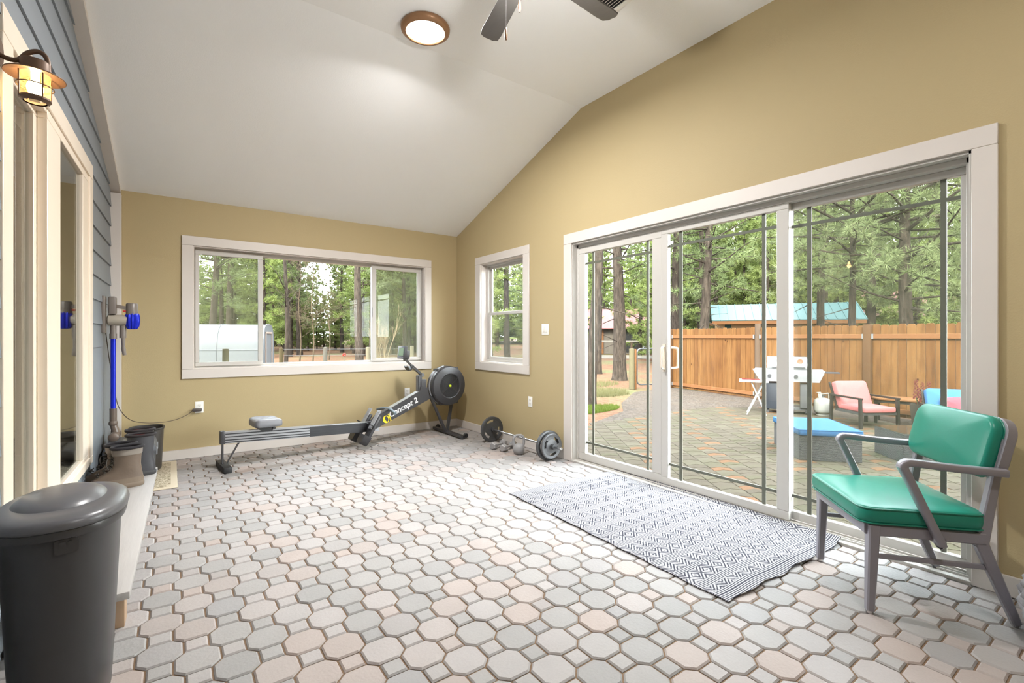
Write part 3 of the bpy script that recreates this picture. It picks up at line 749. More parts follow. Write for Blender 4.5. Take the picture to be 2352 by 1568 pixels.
# foot rests
fd = Vector((1.55 - 1.335, 0, .437 - .095)).normalized()
for y_ in (-.115, .115):
    q = MB(); nrm = Vector((-fd.z, 0, fd.x))
    q.m = axisM((1.43, y_, .245), fd, (0, 1, 0))
    q.box(-.20, .13, -.06, .06, -.03, .006, .012); q.rings([[(x, y, z) for x, y in ((-.225, -.035), (-.20, -.058), (-.12, -.064), (-.12, .064), (-.20, .058), (-.225, .035))] for z in (-.035, .02, .055)])
    f_ = build('footrest', q, M['blackplastic'], rw)
    q = MB(); q.m = axisM((1.43, y_, .245), fd, (0, 1, 0)); q.box(-.04, .19, -.04, .04, .006, .016, .004)
    for k in range(6): q.box(.06 + k * .02, .068 + k * .02, -.03, .03, .016, .020)
    build('flex_foot', q, plain('light_grey_flexfoot', rgb(150, 152, 156), .45), f_)
    q = MB(); q.m = axisM((1.43, y_, .245), fd, (0, 1, 0)); q.tube(spline([(-.0, -.06, 0), (.0, -.05, .05), (0, 0, .07), (0, .05, .05), (0, .06, 0)], 5), .014, 8, flat=.35); build('strap', q, M['rubber'], f_)
# handle resting in its hook
q = MB(); q.tube(spline([(1.66, -.225, .372), (1.675, -.12, .392), (1.69, 0, .40), (1.675, .12, .392), (1.66, .225, .372)], 6), .0165, 14); h_ = build('handle', q, plain('blue_grey_grip', rgb(104, 118, 128), .45), rw)
q = MB(); q.bar((1.69, 0, .40), (1.80, 0, .415), .03, .022); build('chain_swivel', q, M['chrome'], h_)
# monitor arm and screen
q = MB(); q.bar((2.135, 0, .775), (1.99, 0, .90), .028, .034, (0, 1, 0)); q.bar((1.99, 0, .90), (1.92, 0, .965), .022, .026, (0, 1, 0)); q.cyl((1.915, -.025, .975), (1.915, .025, .975), .022, 18)
q.bar((2.0, 0, .885), (1.945, -.02, .845), .06, .018); q.bar((1.945, -.02, .845), (1.90, -.03, .895), .07, .012)
ma = build('monitor_arm', q, M['blackmetal'], rw)
q = MB(); q.m = Matrix.Translation((1.865, 0, 1.06)) @ Matrix.Rotation(R(6), 4, 'Y')
q.box(-.012, .022, -.085, .085, -.075, .075, .004); q.box(.022, .075, -.06, .06, -.07, .025, .004); mo = build('monitor', q, M['blackplastic'], rw)
q = MB(); q.m = Matrix.Translation((1.865, 0, 1.06)) @ Matrix.Rotation(R(6), 4, 'Y'); q.box(-.0135, -.0115, -.055, .055, -.04, .055); build('lcd', q, plain('green_lcd', rgb(112, 136, 96), .2), mo)
q = MB(); q.m = Matrix.Translation((1.865, 0, 1.06)) @ Matrix.Rotation(R(6), 4, 'Y')
for k in range(5): q.box(-.0135, -.0115, -.06 + k * .026, -.044 + k * .026, -.066, -.052)
build('button', q, M['greyplastic'], mo)

# ---- barbell
M['iron'] = plain('cast_iron_grey', rgb(78, 79, 81), .42, .3, var=.08, scale=14, bump=.12, bscale=120)
bb = thing('barbell', 'barbell with dark grip plates lying along the wall below the small window', 'barbell', (3.10, 4.2, 0))
q = MB(); q.cyl((0, -.70, .15), (0, .72, .15), .0128, 20); bar_ = build('bar', q, M['chrome'], bb)
for a, b, c in ((-.475, -.455, .026), (.49, .515, .026), (-.60, -.565, .027), (.565, .60, .027)):
    q = MB(); q.cyl((0, a, .15), (0, b, .15), c, 20); build('collar', q, M['iron'], bar_)
def platemb(rad, y, th, rot):
    q = MB(); q.m = Matrix.Translation((0, y, .15))
    n = 72; M2 = Matrix(((1, 0, 0, 0), (0, 0, 1, 0), (0, 1, 0, 0), (0, 0, 0, 1)))
    # three sectors between three grip slots, plus hub and rim: annuli with slots
    ri, ra, rb = .0125, rad * .55, rad * .76
    q.lathe([(ri, -th * .5), (ra, -th * .32), (ra, th * .32), (ri, th * .5)], n, M2, False, False)
    q.rings([[tuple(M2 @ Vector((r * math.cos(2 * PI * j / n), r * math.sin(2 * PI * j / n), z))) for j in range(n)] for r, z in ((rb, -th * .34), (rad * .94, -th * .5), (rad, -th * .38), (rad, th * .38), (rad * .94, th * .5), (rb, th * .34))], closed=True)
    for k in range(3):
        a0 = rot + k * 120 + 58; a1 = rot + k * 120 + 120 - 32 + 32
        m = 16; rr_ = []
        for i in range(m + 1):
            t_ = R(a0 + (a1 - a0) * i / m)
            rr_.append([tuple(M2 @ Vector((r * math.cos(t_), r * math.sin(t_), z))) for r, z in ((ra - .003, -th * .3), (rb + .003, -th * .3), (rb + .003, th * .3), (ra - .003, th * .3))])
        q.rings(rr_)
    return q
build('plate', platemb(.15, .54, .034, 75), M['iron'], bb); build('plate', platemb(.15, -.50, .036, 20), M['iron'], bb); build('plate', platemb(.128, -.545, .034, 12), plain('lighter_cast_iron', rgb(94, 95, 97), .42, .3), bb)

# ---- dumbbells and kettlebell
M['hexgrey'] = plain('grey_vinyl_dipped_iron', rgb(146, 145, 146), .45, var=.06)
def dumbbell(label, loc_, rz):
    o = thing('dumbbell', label, 'dumbbell', loc_, rz, 'grey hex dumbbells by the barbell')
    q = MB(); q.cyl((-.07, 0, .038), (.07, 0, .038), .0135, 16); build('grip', q, M['hexgrey'], o)
    for s_ in (-1, 1):
        q = MB(); hx = lambda r: [(r * math.cos(R(30 + 60 * i)), r * math.sin(R(30 + 60 * i))) for i in range(6)]
        q.rings([[(s_ * x, y, z + .038) for y, z in hx(r)] for x, r in ((.062, .030), (.07, .043), (.118, .043), (.126, .034))]); build('hex_head', q, M['hexgrey'], o)
    return o
dumbbell('grey hex dumbbell farther from the kettlebell, just before the barbell', (3.00, 4.447, 0), R(21))
dumbbell('grey hex dumbbell directly behind the kettlebell', (3.03, 4.30, 0), R(21))
kb = thing('kettlebell', 'light grey kettlebell standing in front of the barbell', 'kettlebell', (3.005, 4.075, 0))
q = MB(); q.lathe([(0, 0), (.038, 0), (.05, .008), (.060, .035), (.062, .055), (.056, .085), (.042, .104), (.02, .114), (0, .116)], 32); build('body', q, M['hexgrey'], kb, smooth=60)
q = MB(); q.m = Matrix.Rotation(R(-28), 4, 'Z'); q.tube(spline([(-.046, 0, .08), (-.056, 0, .125), (-.053, 0, .17), (-.032, 0, .196), (0, 0, .20), (.032, 0, .196), (.053, 0, .17), (.056, 0, .125), (.046, 0, .08)], 5), .0135, 14); build('handle', q, M['hexgrey'], kb, smooth=60)

# ---- trash can
tc = thing('trash_can', 'large dark grey plastic trash can with domed lid in the near corner', 'trash can', (-.30, 2.24, 0)); tc.scale = (1, 1, 1.03)
M['canbody'] = plain('dark_charcoal_plastic', rgb(58, 57, 58), .35, var=.04, scale=3)
M['canlid'] = plain('grey_lid_plastic', rgb(92, 92, 96), .3, var=.03)
q = MB(); q.rings([superring(0, 0, .125 + .028 * k, .185 + .035 * k, z, 48, 2.5) for k, z in ((-.12, 0), (0, .006), (.5, .3), (1, .60), (1.02, .612))]); can = build('can_body', q, M['canbody'], tc, smooth=50)
q = MB(); q.m = Matrix.Rotation(R(0), 4, 'Z'); q.rings([superring(0, 0, a, b, z, 48, 2.5) for a, b, z in ((.155, .222, .596), (.168, .236, .598), (.171, .239, .612), (.168, .236, .622), (.160, .228, .623))]); build('rim_band', q, M['canbody'], can)
q = MB()
rings = [superring(0, 0, a, b, z, 48, 2.4) for a, b, z in ((.160, .228, .622), (.172, .241, .624), (.176, .245, .634), (.172, .241, .648), (.158, .226, .658), (.12, .19, .662), (.06, .1, .663))]
q.rings(rings); lid = build('lid', q, M['canlid'], tc, smooth=70)
q = MB(); q.rings([superring(-.01, .02, a, b, z, 40, 2.1) for a, b, z in ((.125, .165, .658), (.117, .156, .668), (.10, .135, .679), (.06, .085, .688), (.02, .03, .690))]); build('lid_flap', q, M['canlid'], lid, smooth=70)
q = MB()
q.m = axisM((.035, -.2195, .572), (1, .12, 0), (0, 0, 1), (.12, -1, 0))
q.prism(roundrect(.056, .044, .008), -.004, .004); q.prism([(x - .010, y + .008) for x, y in roundrect(.015, .014, .003)], .004, .008); q.prism([(x + .008, y + .008) for x, y in roundrect(.009, .014, .003)], .004, .008)
build('latch_tab', q, M['canbody'], can)

# ---- wooden step below the house door
t = woodmat('pale_painted_plank', [(0, rgb(150, 146, 143)), (.5, rgb(164, 160, 157)), (1, rgb(176, 172, 170))], (14, 1.1, 14), .65); M['plank'] = t
st = thing('porch_step', 'long low wooden step running under the house door', 'step', LW @ Vector((.19, 3.74, 0)), -LA)
for o0, o1 in ((-.17, .02), (.026, .212)):
    q = MB(); q.box(o0, o1, -1.16, 1.18, .137, .17, .004); build('tread_plank', q, M['plank'], st)
q = MB(); M['postwood'] = woodmat('tan_post_wood', [(0, rgb(150, 122, 96)), (1, rgb(186, 160, 134))], (10, 10, 1.2))
for y in (-1.06, 0, 1.06):
    for o0 in (-.16, .13):
        q = MB(); q.box(o0, o0 + .06, y - .045, y + .045, 0, .137, .003); build('leg', q, M['postwood'], st)

# ---- doormat
t = NT('jute_mat_with_scrollwork'); co = t.coord(); 
vn = t.new('ShaderNodeTexNoise'); t.link(t.mapping(co, (1, 1, 1)), vn.inputs['Vector']); vn.inputs['Scale'].default_value = 26; vn.inputs['Detail'].default_value = 1; vn.inputs['Distortion'].default_value = 1.2
f = t.math('PINGPONG', t.math('MULTIPLY', vn.outputs['Fac'], 5.0), .5)
se_ = t.new('ShaderNodeSeparateXYZ'); t.link(co, se_.inputs[0])
inn = t.math('LESS_THAN', sx2 := t.math('ABSOLUTE', se_.outputs[0]), .135); iny = t.math('LESS_THAN', t.math('ABSOLUTE', se_.outputs[1]), .47)
pat = t.math('MULTIPLY', t.math('GREATER_THAN', f, .26), t.math('MULTIPLY', inn, iny))
t.set(t.mix(pat, rgb(196, 184, 162), rgb(138, 126, 104)), .95); t.bump(t.noise(co, 300, 2), .5, .003)
q = MB(); q.box(-.18, .18, -.52, .52, 0, .008, .003)
tag(build('doormat', q, t.mat, None, (-.135, 5.325, 0)), 'beige scrollwork doormat on the floor past the end of the step', 'doormat')

# ---- boots
def boot(name, label, loc_, rz, up, cuffm, solem, lacem, h=.30, L=1.0, cuff=True, laces=True, straps=None, group=None, inner=None, panel=None):
    o = thing(name, label, 'boot', loc_, rz, group)
    def foot(front, back, hw, z, n=28):
        c = (front - back) / 2; a = (front + back) / 2
        return [((c + a * math.cos(2 * PI * j / n) * 1.0) * L, hw * math.copysign(abs(math.sin(2 * PI * j / n)) ** .85, math.sin(2 * PI * j / n)) * (1 + .12 * math.cos(2 * PI * j / n)), z) for j in range(n)]
    q = MB(); q.rings([foot(.205, .092, .05, 0), foot(.215, .098, .056, .012), foot(.213, .098, .056, .03), foot(.205, .095, .052, .034)]); build('sole', q, solem, o)
    q = MB(); q.rings([foot(.20, .09, .05, .03), foot(.203, .093, .053, .05), foot(.195, .09, .052, .075), foot(.15, .086, .05, .10), foot(.10, .082, .05, .125), foot(.08, .078, .052, .16), foot(.078, .08, .056, .21), foot(.085, .085, .062, h - .04), foot(.088, .088, .064, h)]
          , cap1=False); u_ = build('upper', q, up, o, smooth=60)
    q = MB(); q.rings([foot(.083, .083, .058, h), foot(.074, .074, .05, h - .03), foot(.07, .07, .048, h - .10)], cap0=False); build('inner_lining', q, inner or cuffm, o, smooth=60)
    if cuff:
        q = MB(); q.tube([Vector(p) + Vector((0, 0, .0)) for p in foot(.09, .09, .064, h)], .0105, 10, closed=True); build('cuff_lining', q, cuffm, o, smooth=70)
    if laces:
        q = MB()
        for k in range(6):
            z = .10 + k * (h - .14) / 6; xx = [.165, .125, .095, .085, .083, .085][k] * L
            q.tube([(xx - .01, -.03, z), (xx + .012, 0, z + .012), (xx - .01, .03, z + .024)], .0035, 6); q.tube([(xx - .01, .03, z), (xx + .012, 0, z + .012), (xx - .01, -.03, z + .024)], .0035, 6)
        q.tube(spline([(.088, .01, h - .08), (.108, .03, h - .07), (.112, .04, h - .11), (.10, .045, h - .14)], 5), .003, 6)
        build('laces', q, lacem, o)
    if panel:
        q = MB(); q.rings([foot(.086, .0865, .0635, h - .05), foot(.0895, .0895, .0655, h - .012)], cap0=False, cap1=False); build('shaft_panel', q, panel, o, smooth=60)
        q = MB(); q.rings([foot(.2, .0935, .0535, .034), foot(.204, .0955, .0545, .05), foot(.197, .093, .0535, .07)], cap0=False, cap1=False); build('rand', q, solem, o, smooth=60)
    if straps:
        for z, xx in ((.12, .12), (.19, .085), (.25, .088)):
            q = MB(); q.tube(spline([(xx * .2, -.062, z - .01), (xx * .8, -.05, z), (xx * 1.12, 0, z + .008), (xx * .8, .05, z), (xx * .2, .062, z - .01)], 4), .013, 8, flat=.4); build('strap', q, straps, o)
    return o
brown = plain('brown_leather', rgb(98, 84, 72), .5, var=.2, scale=12, bump=.3, bscale=60); fleece = plain('black_fleece', rgb(34, 32, 36), .95, bump=.8, bscale=120)
taupe = plain('taupe_rubber_sole', rgb(112, 98, 84), .7); blk = plain('black_boot_leather', rgb(62, 62, 66), .38, var=.2, scale=14, bump=.3, bscale=50); blksole = plain('black_boot_sole', rgb(52, 52, 54), .6)
greyp = plain('grey_beige_suede', rgb(124, 116, 108), .8); redl = plain('black_fur_rim', rgb(40, 36, 38), .9); redin = plain('dark_red_lining', rgb(128, 34, 38), .8); silver = plain('silver_strap', rgb(170, 172, 178), .3, .5); lace = plain('dark_lace', rgb(60, 56, 52), .8)
boot('winter_boot', 'brown lace-up winter boot with fleece cuff at the front of the row', (-.255, 4.385, .17), R(182), brown, fleece, taupe, lace, .285, panel=greyp)
boot('winter_boot', 'brown winter boot behind its front mate on the step', (-.30, 4.527, .17), R(178), brown, fleece, taupe, lace, .285, panel=greyp)
boot('snow_boot', 'black snow boot with silver straps behind the brown pair', (-.19, 4.69, .17), R(180), blk, redl, blksole, lace, .315, straps=silver, inner=redin)
boot('snow_boot', 'black red-lined snow boot next to the grey toolbox', (-.20, 4.842, .17), R(180), blk, redl, blksole, lace, .33, laces=False, straps=silver, inner=redin)
bn = thing('storage_bin', 'dark open-topped bin standing behind the toolbox on the doormat', 'bin', (-.185, 5.60, .009))
q = MB(); q.rings([superring(0, 0, a, b, z, 36, 3) for a, b, z in ((.105, .12, 0), (.115, .13, .02), (.132, .15, .37), (.132, .15, .385), (.122, .14, .385), (.105, .12, .03))], cap1=True); build('bin_body', q, plain('dark_olive_plastic', rgb(62, 58, 54), .42), bn, smooth=50)
q = MB(); q.tube(superring(0, 0, .13, .148, .385, 36, 3), .009, 8, closed=True); build('rim', q, plain('dark_rim', rgb(48, 46, 44), .5), bn)
# ---- toolbox
tb = thing('toolbox', 'dark grey plastic toolbox beyond the row of boots', 'toolbox', (-.275, 5.19, .009)); tb.scale = (1, 1, .91)
M['tool'] = plain('dark_grey_case_plastic', rgb(72, 75, 80), .45)
q = MB(); q.rings([[(x * k, y * k, z) for x, y in roundrect(.33, .42, .03)] for z, k in ((0, .95), (.01, .97), (.30, 1), (.302, 1.0))]); build('bin', q, M['tool'], tb)
q = MB(); q.rings([[(x * k, y * k, z) for x, y in roundrect(.345, .435, .03)] for z, k in ((.304, .99), (.31, 1), (.34, 1), (.385, .9), (.395, .84))]); ld = build('lid', q, M['tool'], tb)
q = MB(); q.tube(spline([(0, -.10, .39), (0, -.09, .405), (0, .09, .405), (0, .10, .39)], 4), .010, 8); build('handle', q, M['blackplastic'], ld)
for y in (-.12, .12):
    q = MB(); q.box(.168, .182, y - .025, y + .025, .26, .325, .004); build('latch', q, plain('grey_latch', rgb(120, 122, 126), .4), tb)

# ---- stick vacuum hanging on the wall
vc = thing('stick_vacuum', 'grey and blue cordless stick vacuum hanging on the siding', 'vacuum', (-.402, 5.30, .36))
Vx = lambda px: (px - 260) * .00293
Vz = lambda pv: 1.24 - (pv - 774.5) * .00372 - .36
M['vacgrey'] = plain('warm_grey_vacuum_plastic', rgb(118, 110, 104), .35); M['vacblue'] = plain('vivid_blue_metal', rgb(20, 42, 200), .28, .35); M['vacclear'] = plain('smoky_clear_plastic', rgb(158, 150, 138), .12)
q = MB(); q.box(-.078, Vx(244), -.05, .05, Vz(765), Vz(680), .01); q.box(-.03, Vx(266) + .005, -.045, .045, Vz(722), Vz(681), .012); build('wall_dock', q, M['vacgrey'], vc)
q = MB(); q.tube([(Vx(246), 0, Vz(735)), (Vx(249), 0, Vz(735)), (Vx(280), 0, Vz(735)), (Vx(291), 0, Vz(736))], [.03, .048, .048, .04], 24); build('clear_bin', q, M['vacclear'], vc)
q = MB(); q.lathe([(0, Vz(695)), (.036, Vz(695)), (.042, Vz(697)), (.042, Vz(722)), (.0, Vz(722))], 28, Matrix.Translation((Vx(303), 0, 0))); q.bar((Vx(250), 0, Vz(700)), (Vx(298), 0, Vz(708)), .034, .03); build('motor_body', q, M['vacgrey'], vc)
q = MB(); n = 48; zs = [Vz(719) + .0, Vz(724), Vz(736), Vz(748), Vz(755), Vz(756)]
q.rings([[((rr_ + .004 * math.cos(12 * 2 * PI * j / n)) * math.cos(2 * PI * j / n) + Vx(304), (rr_ + .004 * math.cos(12 * 2 * PI * j / n)) * math.sin(2 * PI * j / n), z) for j in range(n)] for rr_, z in zip((.040, .047, .049, .044, .030, .01), zs)]); build('cyclone_canister', q, M['vacblue'], vc)
q = MB(); q.box(Vx(316), Vx(318), -.012, .012, Vz(727), Vz(719), .002); build('release_button', q, plain('red_button', rgb(200, 40, 40), .4), vc)
q = MB(); q.box(Vx(282), Vx(291), -.014, .014, Vz(716), Vz(712), .002); build('trigger', q, plain('red_trigger', rgb(190, 44, 40), .4), vc)
q = MB(); q.cyl((0, 0, Vz(778)), (0, 0, Vz(745)), .022); q.cyl((0, 0, Vz(778)), (0, 0, Vz(766)), .026); build('neck', q, M['vacgrey'], vc)
q = MB(); q.cyl((0, 0, Vz(942)), (0, 0, Vz(776)), .0185); build('wand', q, M['vacblue'], vc)
q = MB(); q.cyl((0, 0, Vz(966)), (0, 0, Vz(938)), .025); q.ball((0, 0, Vz(972)), .032); q.tube([(0, 0, Vz(975)), (.012, 0, Vz(986)), (.016, 0, Vz(1002))], [.024, .028, .034], 16)
q.tube([(.01, -.13, Vz(1000)), (.01, -.12, Vz(1000)), (.01, .12, Vz(1000)), (.01, .13, Vz(1000))], [.02, .036, .036, .02], 20); build('floor_head', q, plain('warm_brown_grey_plastic', rgb(104, 90, 80), .3), vc)
q = MB(); q.cyl((Vx(282), 0, Vz(776)), (Vx(282), 0, Vz(748)), .024); q.tube([(Vx(283), 0, Vz(776)), (Vx(283), 0, Vz(797)), (Vx(283), 0, Vz(800)), (Vx(286), 0, Vz(816))], [.016, .013, .017, .013], 14); build('crevice_tool', q, M['vacgrey'], vc)
# its charging cord and plug
cd = thing('charging_cord', 'thin charging cord running from the vacuum to the outlet', 'cord', (-.43, 5.40, .20))
pts = [(-.455, 5.33, 1.30), (-.44, 5.33, 1.15), (-.425, 5.34, 1.0), (-.405, 5.40, .82), (-.38, 5.50, .62), (-.31, 5.64, .48), (-.20, 5.80, .415), (-.06, 5.85, .40), (.05, 5.87, .415), (.14, 5.875, .455), (.196, 5.88, .505)]
q = MB(); q.tube([Vector(p) - Vector((-.43, 5.40, .20)) for p in spline(pts, 8)], .0032, 6); build('cable', q, plain('brown_grey_cable', rgb(92, 80, 70), .6), cd)
q = MB(); q.m = Matrix.Translation((.43, -5.40, -.20)); q.box(.178, .262, YF - .04, YF - .0095, .475, .508, .01, 3); build('plug_adapter', q, plain('dark_grey_adapter', rgb(84, 78, 78), .4), cd)

# ---- knitted pouf at the right edge of the picture
kp = MB()
for k in range(9):
    z = .02 + k * .034; a = .17 + .07 * math.sin(PI * (k + .6) / 9.6)
    pts = []; n = 72
    for j in range(n):
        tt = 2 * PI * j / n; r_ = a + .012 * math.sin(18 * tt + k * PI); pts.append((r_ * math.cos(tt), r_ * math.sin(tt), z + .010 * math.cos(18 * tt + k * PI)))
    kp.tube(pts, .02, 8, closed=True)
kp.lathe([(0, .0), (.18, .0), (.235, .1), (.23, .22), (.17, .30), (0, .325)], 36)
tag(build('knitted_pouf', kp, plain('grey_white_chunky_yarn', rgb(176, 174, 178), .95, var=.35, scale=40, bump=.6, bscale=160), None, (2.928, .128, 0), 0, 60), 'grey chunky knit pouf just past the rear leg of the green chair', 'pouf')
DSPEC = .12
def rgb(r, g, b, k=.315): return (lin(r) * k, lin(g) * k, lin(b) * k, 1)      # light balance put into colour: outdoor things darkened to offset the overbright sky
# ------------------------------------------------------------------ outside
GZ = -.30
def gz(x, y):
    r = math.hypot(x, y)
    return GZ + max(0, r - 20) * .016 - max(0, r - 70) * .006
def pol(az, rng): a = R(az); return (rng * math.sin(a), rng * math.cos(a))
# ground
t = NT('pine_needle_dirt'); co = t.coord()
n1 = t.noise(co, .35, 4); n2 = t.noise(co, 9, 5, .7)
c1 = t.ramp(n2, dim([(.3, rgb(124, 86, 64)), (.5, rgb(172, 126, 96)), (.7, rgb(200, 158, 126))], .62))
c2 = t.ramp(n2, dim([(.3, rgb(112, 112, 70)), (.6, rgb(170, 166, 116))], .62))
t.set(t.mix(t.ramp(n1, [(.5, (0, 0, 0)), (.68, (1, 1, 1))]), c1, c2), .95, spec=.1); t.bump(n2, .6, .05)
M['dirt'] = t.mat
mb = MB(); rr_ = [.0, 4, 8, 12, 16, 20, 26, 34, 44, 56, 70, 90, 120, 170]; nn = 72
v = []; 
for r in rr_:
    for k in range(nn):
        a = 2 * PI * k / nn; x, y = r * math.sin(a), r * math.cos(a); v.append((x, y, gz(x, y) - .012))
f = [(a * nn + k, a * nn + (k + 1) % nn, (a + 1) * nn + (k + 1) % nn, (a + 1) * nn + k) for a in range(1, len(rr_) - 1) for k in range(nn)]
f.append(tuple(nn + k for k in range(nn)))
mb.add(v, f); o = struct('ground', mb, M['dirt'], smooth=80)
# gravel bed between patio and fence
t = NT('grey_bark_gravel'); co = t.coord(); vo = t.new('ShaderNodeTexVoronoi'); t.link(co, vo.inputs['Vector']); vo.inputs['Scale'].default_value = 22
t.set(t.mix(t.noise(co, 3, 3), t.ramp(vo.outputs['Color'], dim([(.2, rgb(92, 85, 80)), (.5, rgb(124, 115, 108)), (.8, rgb(152, 140, 132))], .62)), rgb(120, 104, 90)), .95, spec=.1)
t.bump(vo.outputs['Distance'], .8, .04)
mb = MB(); mb.prism([(3.45, 4.95), (5.0, 5.3), (6.2, 6.15), (7.7, 6.75), (8.6, 7.6), (10.6, 8.9), (12.55, 9.1), (11.6, 5.0), (10.45, -2.5), (3.45, -2.5)], GZ - .012, GZ - .004)
struct('ground_gravel', mb, t.mat, smooth=0)
# patio: chevron pavers with tan accents
t = NT('mossy_joint_sand'); co = t.coord()
t.set(t.ramp(t.noise(co, 1.6, 4), dim([(.4, rgb(104, 98, 84)), (.55, rgb(140, 142, 70)), (.7, rgb(112, 106, 90))], .62)), .95); M['mossjoint'] = t.mat
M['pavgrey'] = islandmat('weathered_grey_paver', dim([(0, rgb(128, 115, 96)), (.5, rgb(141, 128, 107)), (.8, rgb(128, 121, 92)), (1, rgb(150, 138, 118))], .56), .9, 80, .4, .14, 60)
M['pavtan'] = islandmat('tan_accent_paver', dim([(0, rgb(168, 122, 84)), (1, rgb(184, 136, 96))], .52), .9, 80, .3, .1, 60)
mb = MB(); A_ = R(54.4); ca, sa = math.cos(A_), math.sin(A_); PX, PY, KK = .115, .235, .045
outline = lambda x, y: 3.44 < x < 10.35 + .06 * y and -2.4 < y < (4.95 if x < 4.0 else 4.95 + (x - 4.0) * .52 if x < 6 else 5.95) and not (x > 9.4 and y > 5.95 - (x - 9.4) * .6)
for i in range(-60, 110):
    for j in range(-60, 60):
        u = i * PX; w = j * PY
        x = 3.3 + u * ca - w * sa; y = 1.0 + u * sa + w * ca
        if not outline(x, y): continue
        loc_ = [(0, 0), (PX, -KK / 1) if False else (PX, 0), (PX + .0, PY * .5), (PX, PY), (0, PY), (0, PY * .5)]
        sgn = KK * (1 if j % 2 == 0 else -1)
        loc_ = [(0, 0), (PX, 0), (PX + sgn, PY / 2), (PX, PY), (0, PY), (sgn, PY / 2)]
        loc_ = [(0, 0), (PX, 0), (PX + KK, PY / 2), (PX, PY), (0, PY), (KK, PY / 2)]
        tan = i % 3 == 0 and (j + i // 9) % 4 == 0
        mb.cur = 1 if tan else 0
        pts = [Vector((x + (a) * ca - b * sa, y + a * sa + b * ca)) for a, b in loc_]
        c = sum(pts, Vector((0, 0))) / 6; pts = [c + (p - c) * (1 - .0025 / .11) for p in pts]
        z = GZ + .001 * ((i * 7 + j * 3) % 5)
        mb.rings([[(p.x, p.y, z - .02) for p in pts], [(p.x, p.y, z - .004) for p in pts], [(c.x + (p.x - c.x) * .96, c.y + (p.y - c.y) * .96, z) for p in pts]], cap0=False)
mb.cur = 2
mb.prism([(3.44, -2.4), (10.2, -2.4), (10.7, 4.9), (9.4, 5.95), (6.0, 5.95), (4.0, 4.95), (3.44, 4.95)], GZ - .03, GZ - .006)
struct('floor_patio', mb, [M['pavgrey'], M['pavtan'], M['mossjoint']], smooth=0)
# house foundation under the porch so the floor has thickness
mb = MB(); mb.box(-.75, XR + TH, YB - TH, YF + TH, GZ - .1, -.06); struct('floor_foundation', mb, plain('concrete_foundation', rgb(150, 146, 140), .9), smooth=0)
# grass patch
rg = random.Random(11); mb = MB()
def grass(mb, cx, cy, rx, ry, n, h):
    for _ in range(n):
        a = rg.uniform(0, 2 * PI); r = math.sqrt(rg.random()); x = cx + rx * r * math.cos(a); y = cy + ry * r * math.sin(a); b = rg.uniform(0, PI); hh = h * rg.uniform(.5, 1.1)
        dx, dy = .006 * math.cos(b), .006 * math.sin(b); tx, ty = rg.uniform(-.03, .03), rg.uniform(-.03, .03); z = gz(x, y) - .012
        mb.add([(x - dx, y - dy, z), (x + dx, y + dy, z), (x + tx, y + ty, z + hh)], [(0, 1, 2)])
grass(mb, 7.0, 7.35, 1.15, .45, 9000, .07)
tag(build('grass', mb, leafmat('fresh_grass', dim([(0, rgb(120, 156, 50)), (.6, rgb(164, 188, 70)), (1, rgb(206, 204, 100))], .62), .4), None, smooth=0), 'bright green grass patch beside the gravel outside the slider', 'grass', kind='stuff')
mb = MB()
for cx, cy, rx, ry, n in ((9.0, 9.6, 1.8, .9, 3500), (10.8, 11.2, 1.5, .8, 2500), (7.5, 9.8, 1.2, .7, 1500), (9.6, 8.9, .7, .35, 900)): grass(mb, cx, cy, rx, ry, n, .12)
tag(build('dry_grass', mb, leafmat('dry_grass', dim([(0, rgb(168, 166, 104)), (1, rgb(206, 196, 146))], .62), .4), None, smooth=0), 'sparse pale dry grass on the ground before the garden gate', 'grass', kind='stuff')

M['galvdark'] = plain('galvanised_steel', rgb(170, 172, 174), .4, .5); M['whiteout'] = plain('white_weathered_plastic', rgb(214, 214, 212), .5)
# ---- cedar fence
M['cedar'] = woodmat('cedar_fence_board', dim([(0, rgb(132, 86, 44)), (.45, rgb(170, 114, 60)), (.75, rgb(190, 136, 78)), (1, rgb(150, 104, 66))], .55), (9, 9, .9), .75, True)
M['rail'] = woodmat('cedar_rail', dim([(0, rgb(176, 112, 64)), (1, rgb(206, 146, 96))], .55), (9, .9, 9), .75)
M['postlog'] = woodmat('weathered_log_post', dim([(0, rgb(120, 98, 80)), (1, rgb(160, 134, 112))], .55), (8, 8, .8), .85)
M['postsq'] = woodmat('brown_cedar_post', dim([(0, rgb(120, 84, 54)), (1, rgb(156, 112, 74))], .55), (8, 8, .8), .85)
fA, fB = Vector((12.5, 9.0, 0)), Vector((11.1, 2.18, 0)); fdir = (fB - fA).normalized(); ft = lambda y: fA + fdir * ((9.0 - y) / -fdir.y)
frot = math.atan2(fdir.y, fdir.x); rfn = random.Random(8)
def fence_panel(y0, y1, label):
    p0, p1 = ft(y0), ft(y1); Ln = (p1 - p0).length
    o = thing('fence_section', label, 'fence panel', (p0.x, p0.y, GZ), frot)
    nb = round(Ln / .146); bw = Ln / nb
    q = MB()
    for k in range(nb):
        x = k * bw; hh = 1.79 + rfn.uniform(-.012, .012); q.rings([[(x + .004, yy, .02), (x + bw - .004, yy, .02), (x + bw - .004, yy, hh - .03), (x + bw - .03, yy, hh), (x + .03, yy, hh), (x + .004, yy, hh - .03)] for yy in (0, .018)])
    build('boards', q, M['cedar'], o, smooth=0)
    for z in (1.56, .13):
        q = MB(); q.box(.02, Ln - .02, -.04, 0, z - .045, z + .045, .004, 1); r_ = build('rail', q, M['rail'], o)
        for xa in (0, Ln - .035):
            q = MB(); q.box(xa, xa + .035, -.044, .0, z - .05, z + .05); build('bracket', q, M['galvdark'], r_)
fence_panel(9.0, 6.16, 'cedar fence panel running from the gate to the round log post')
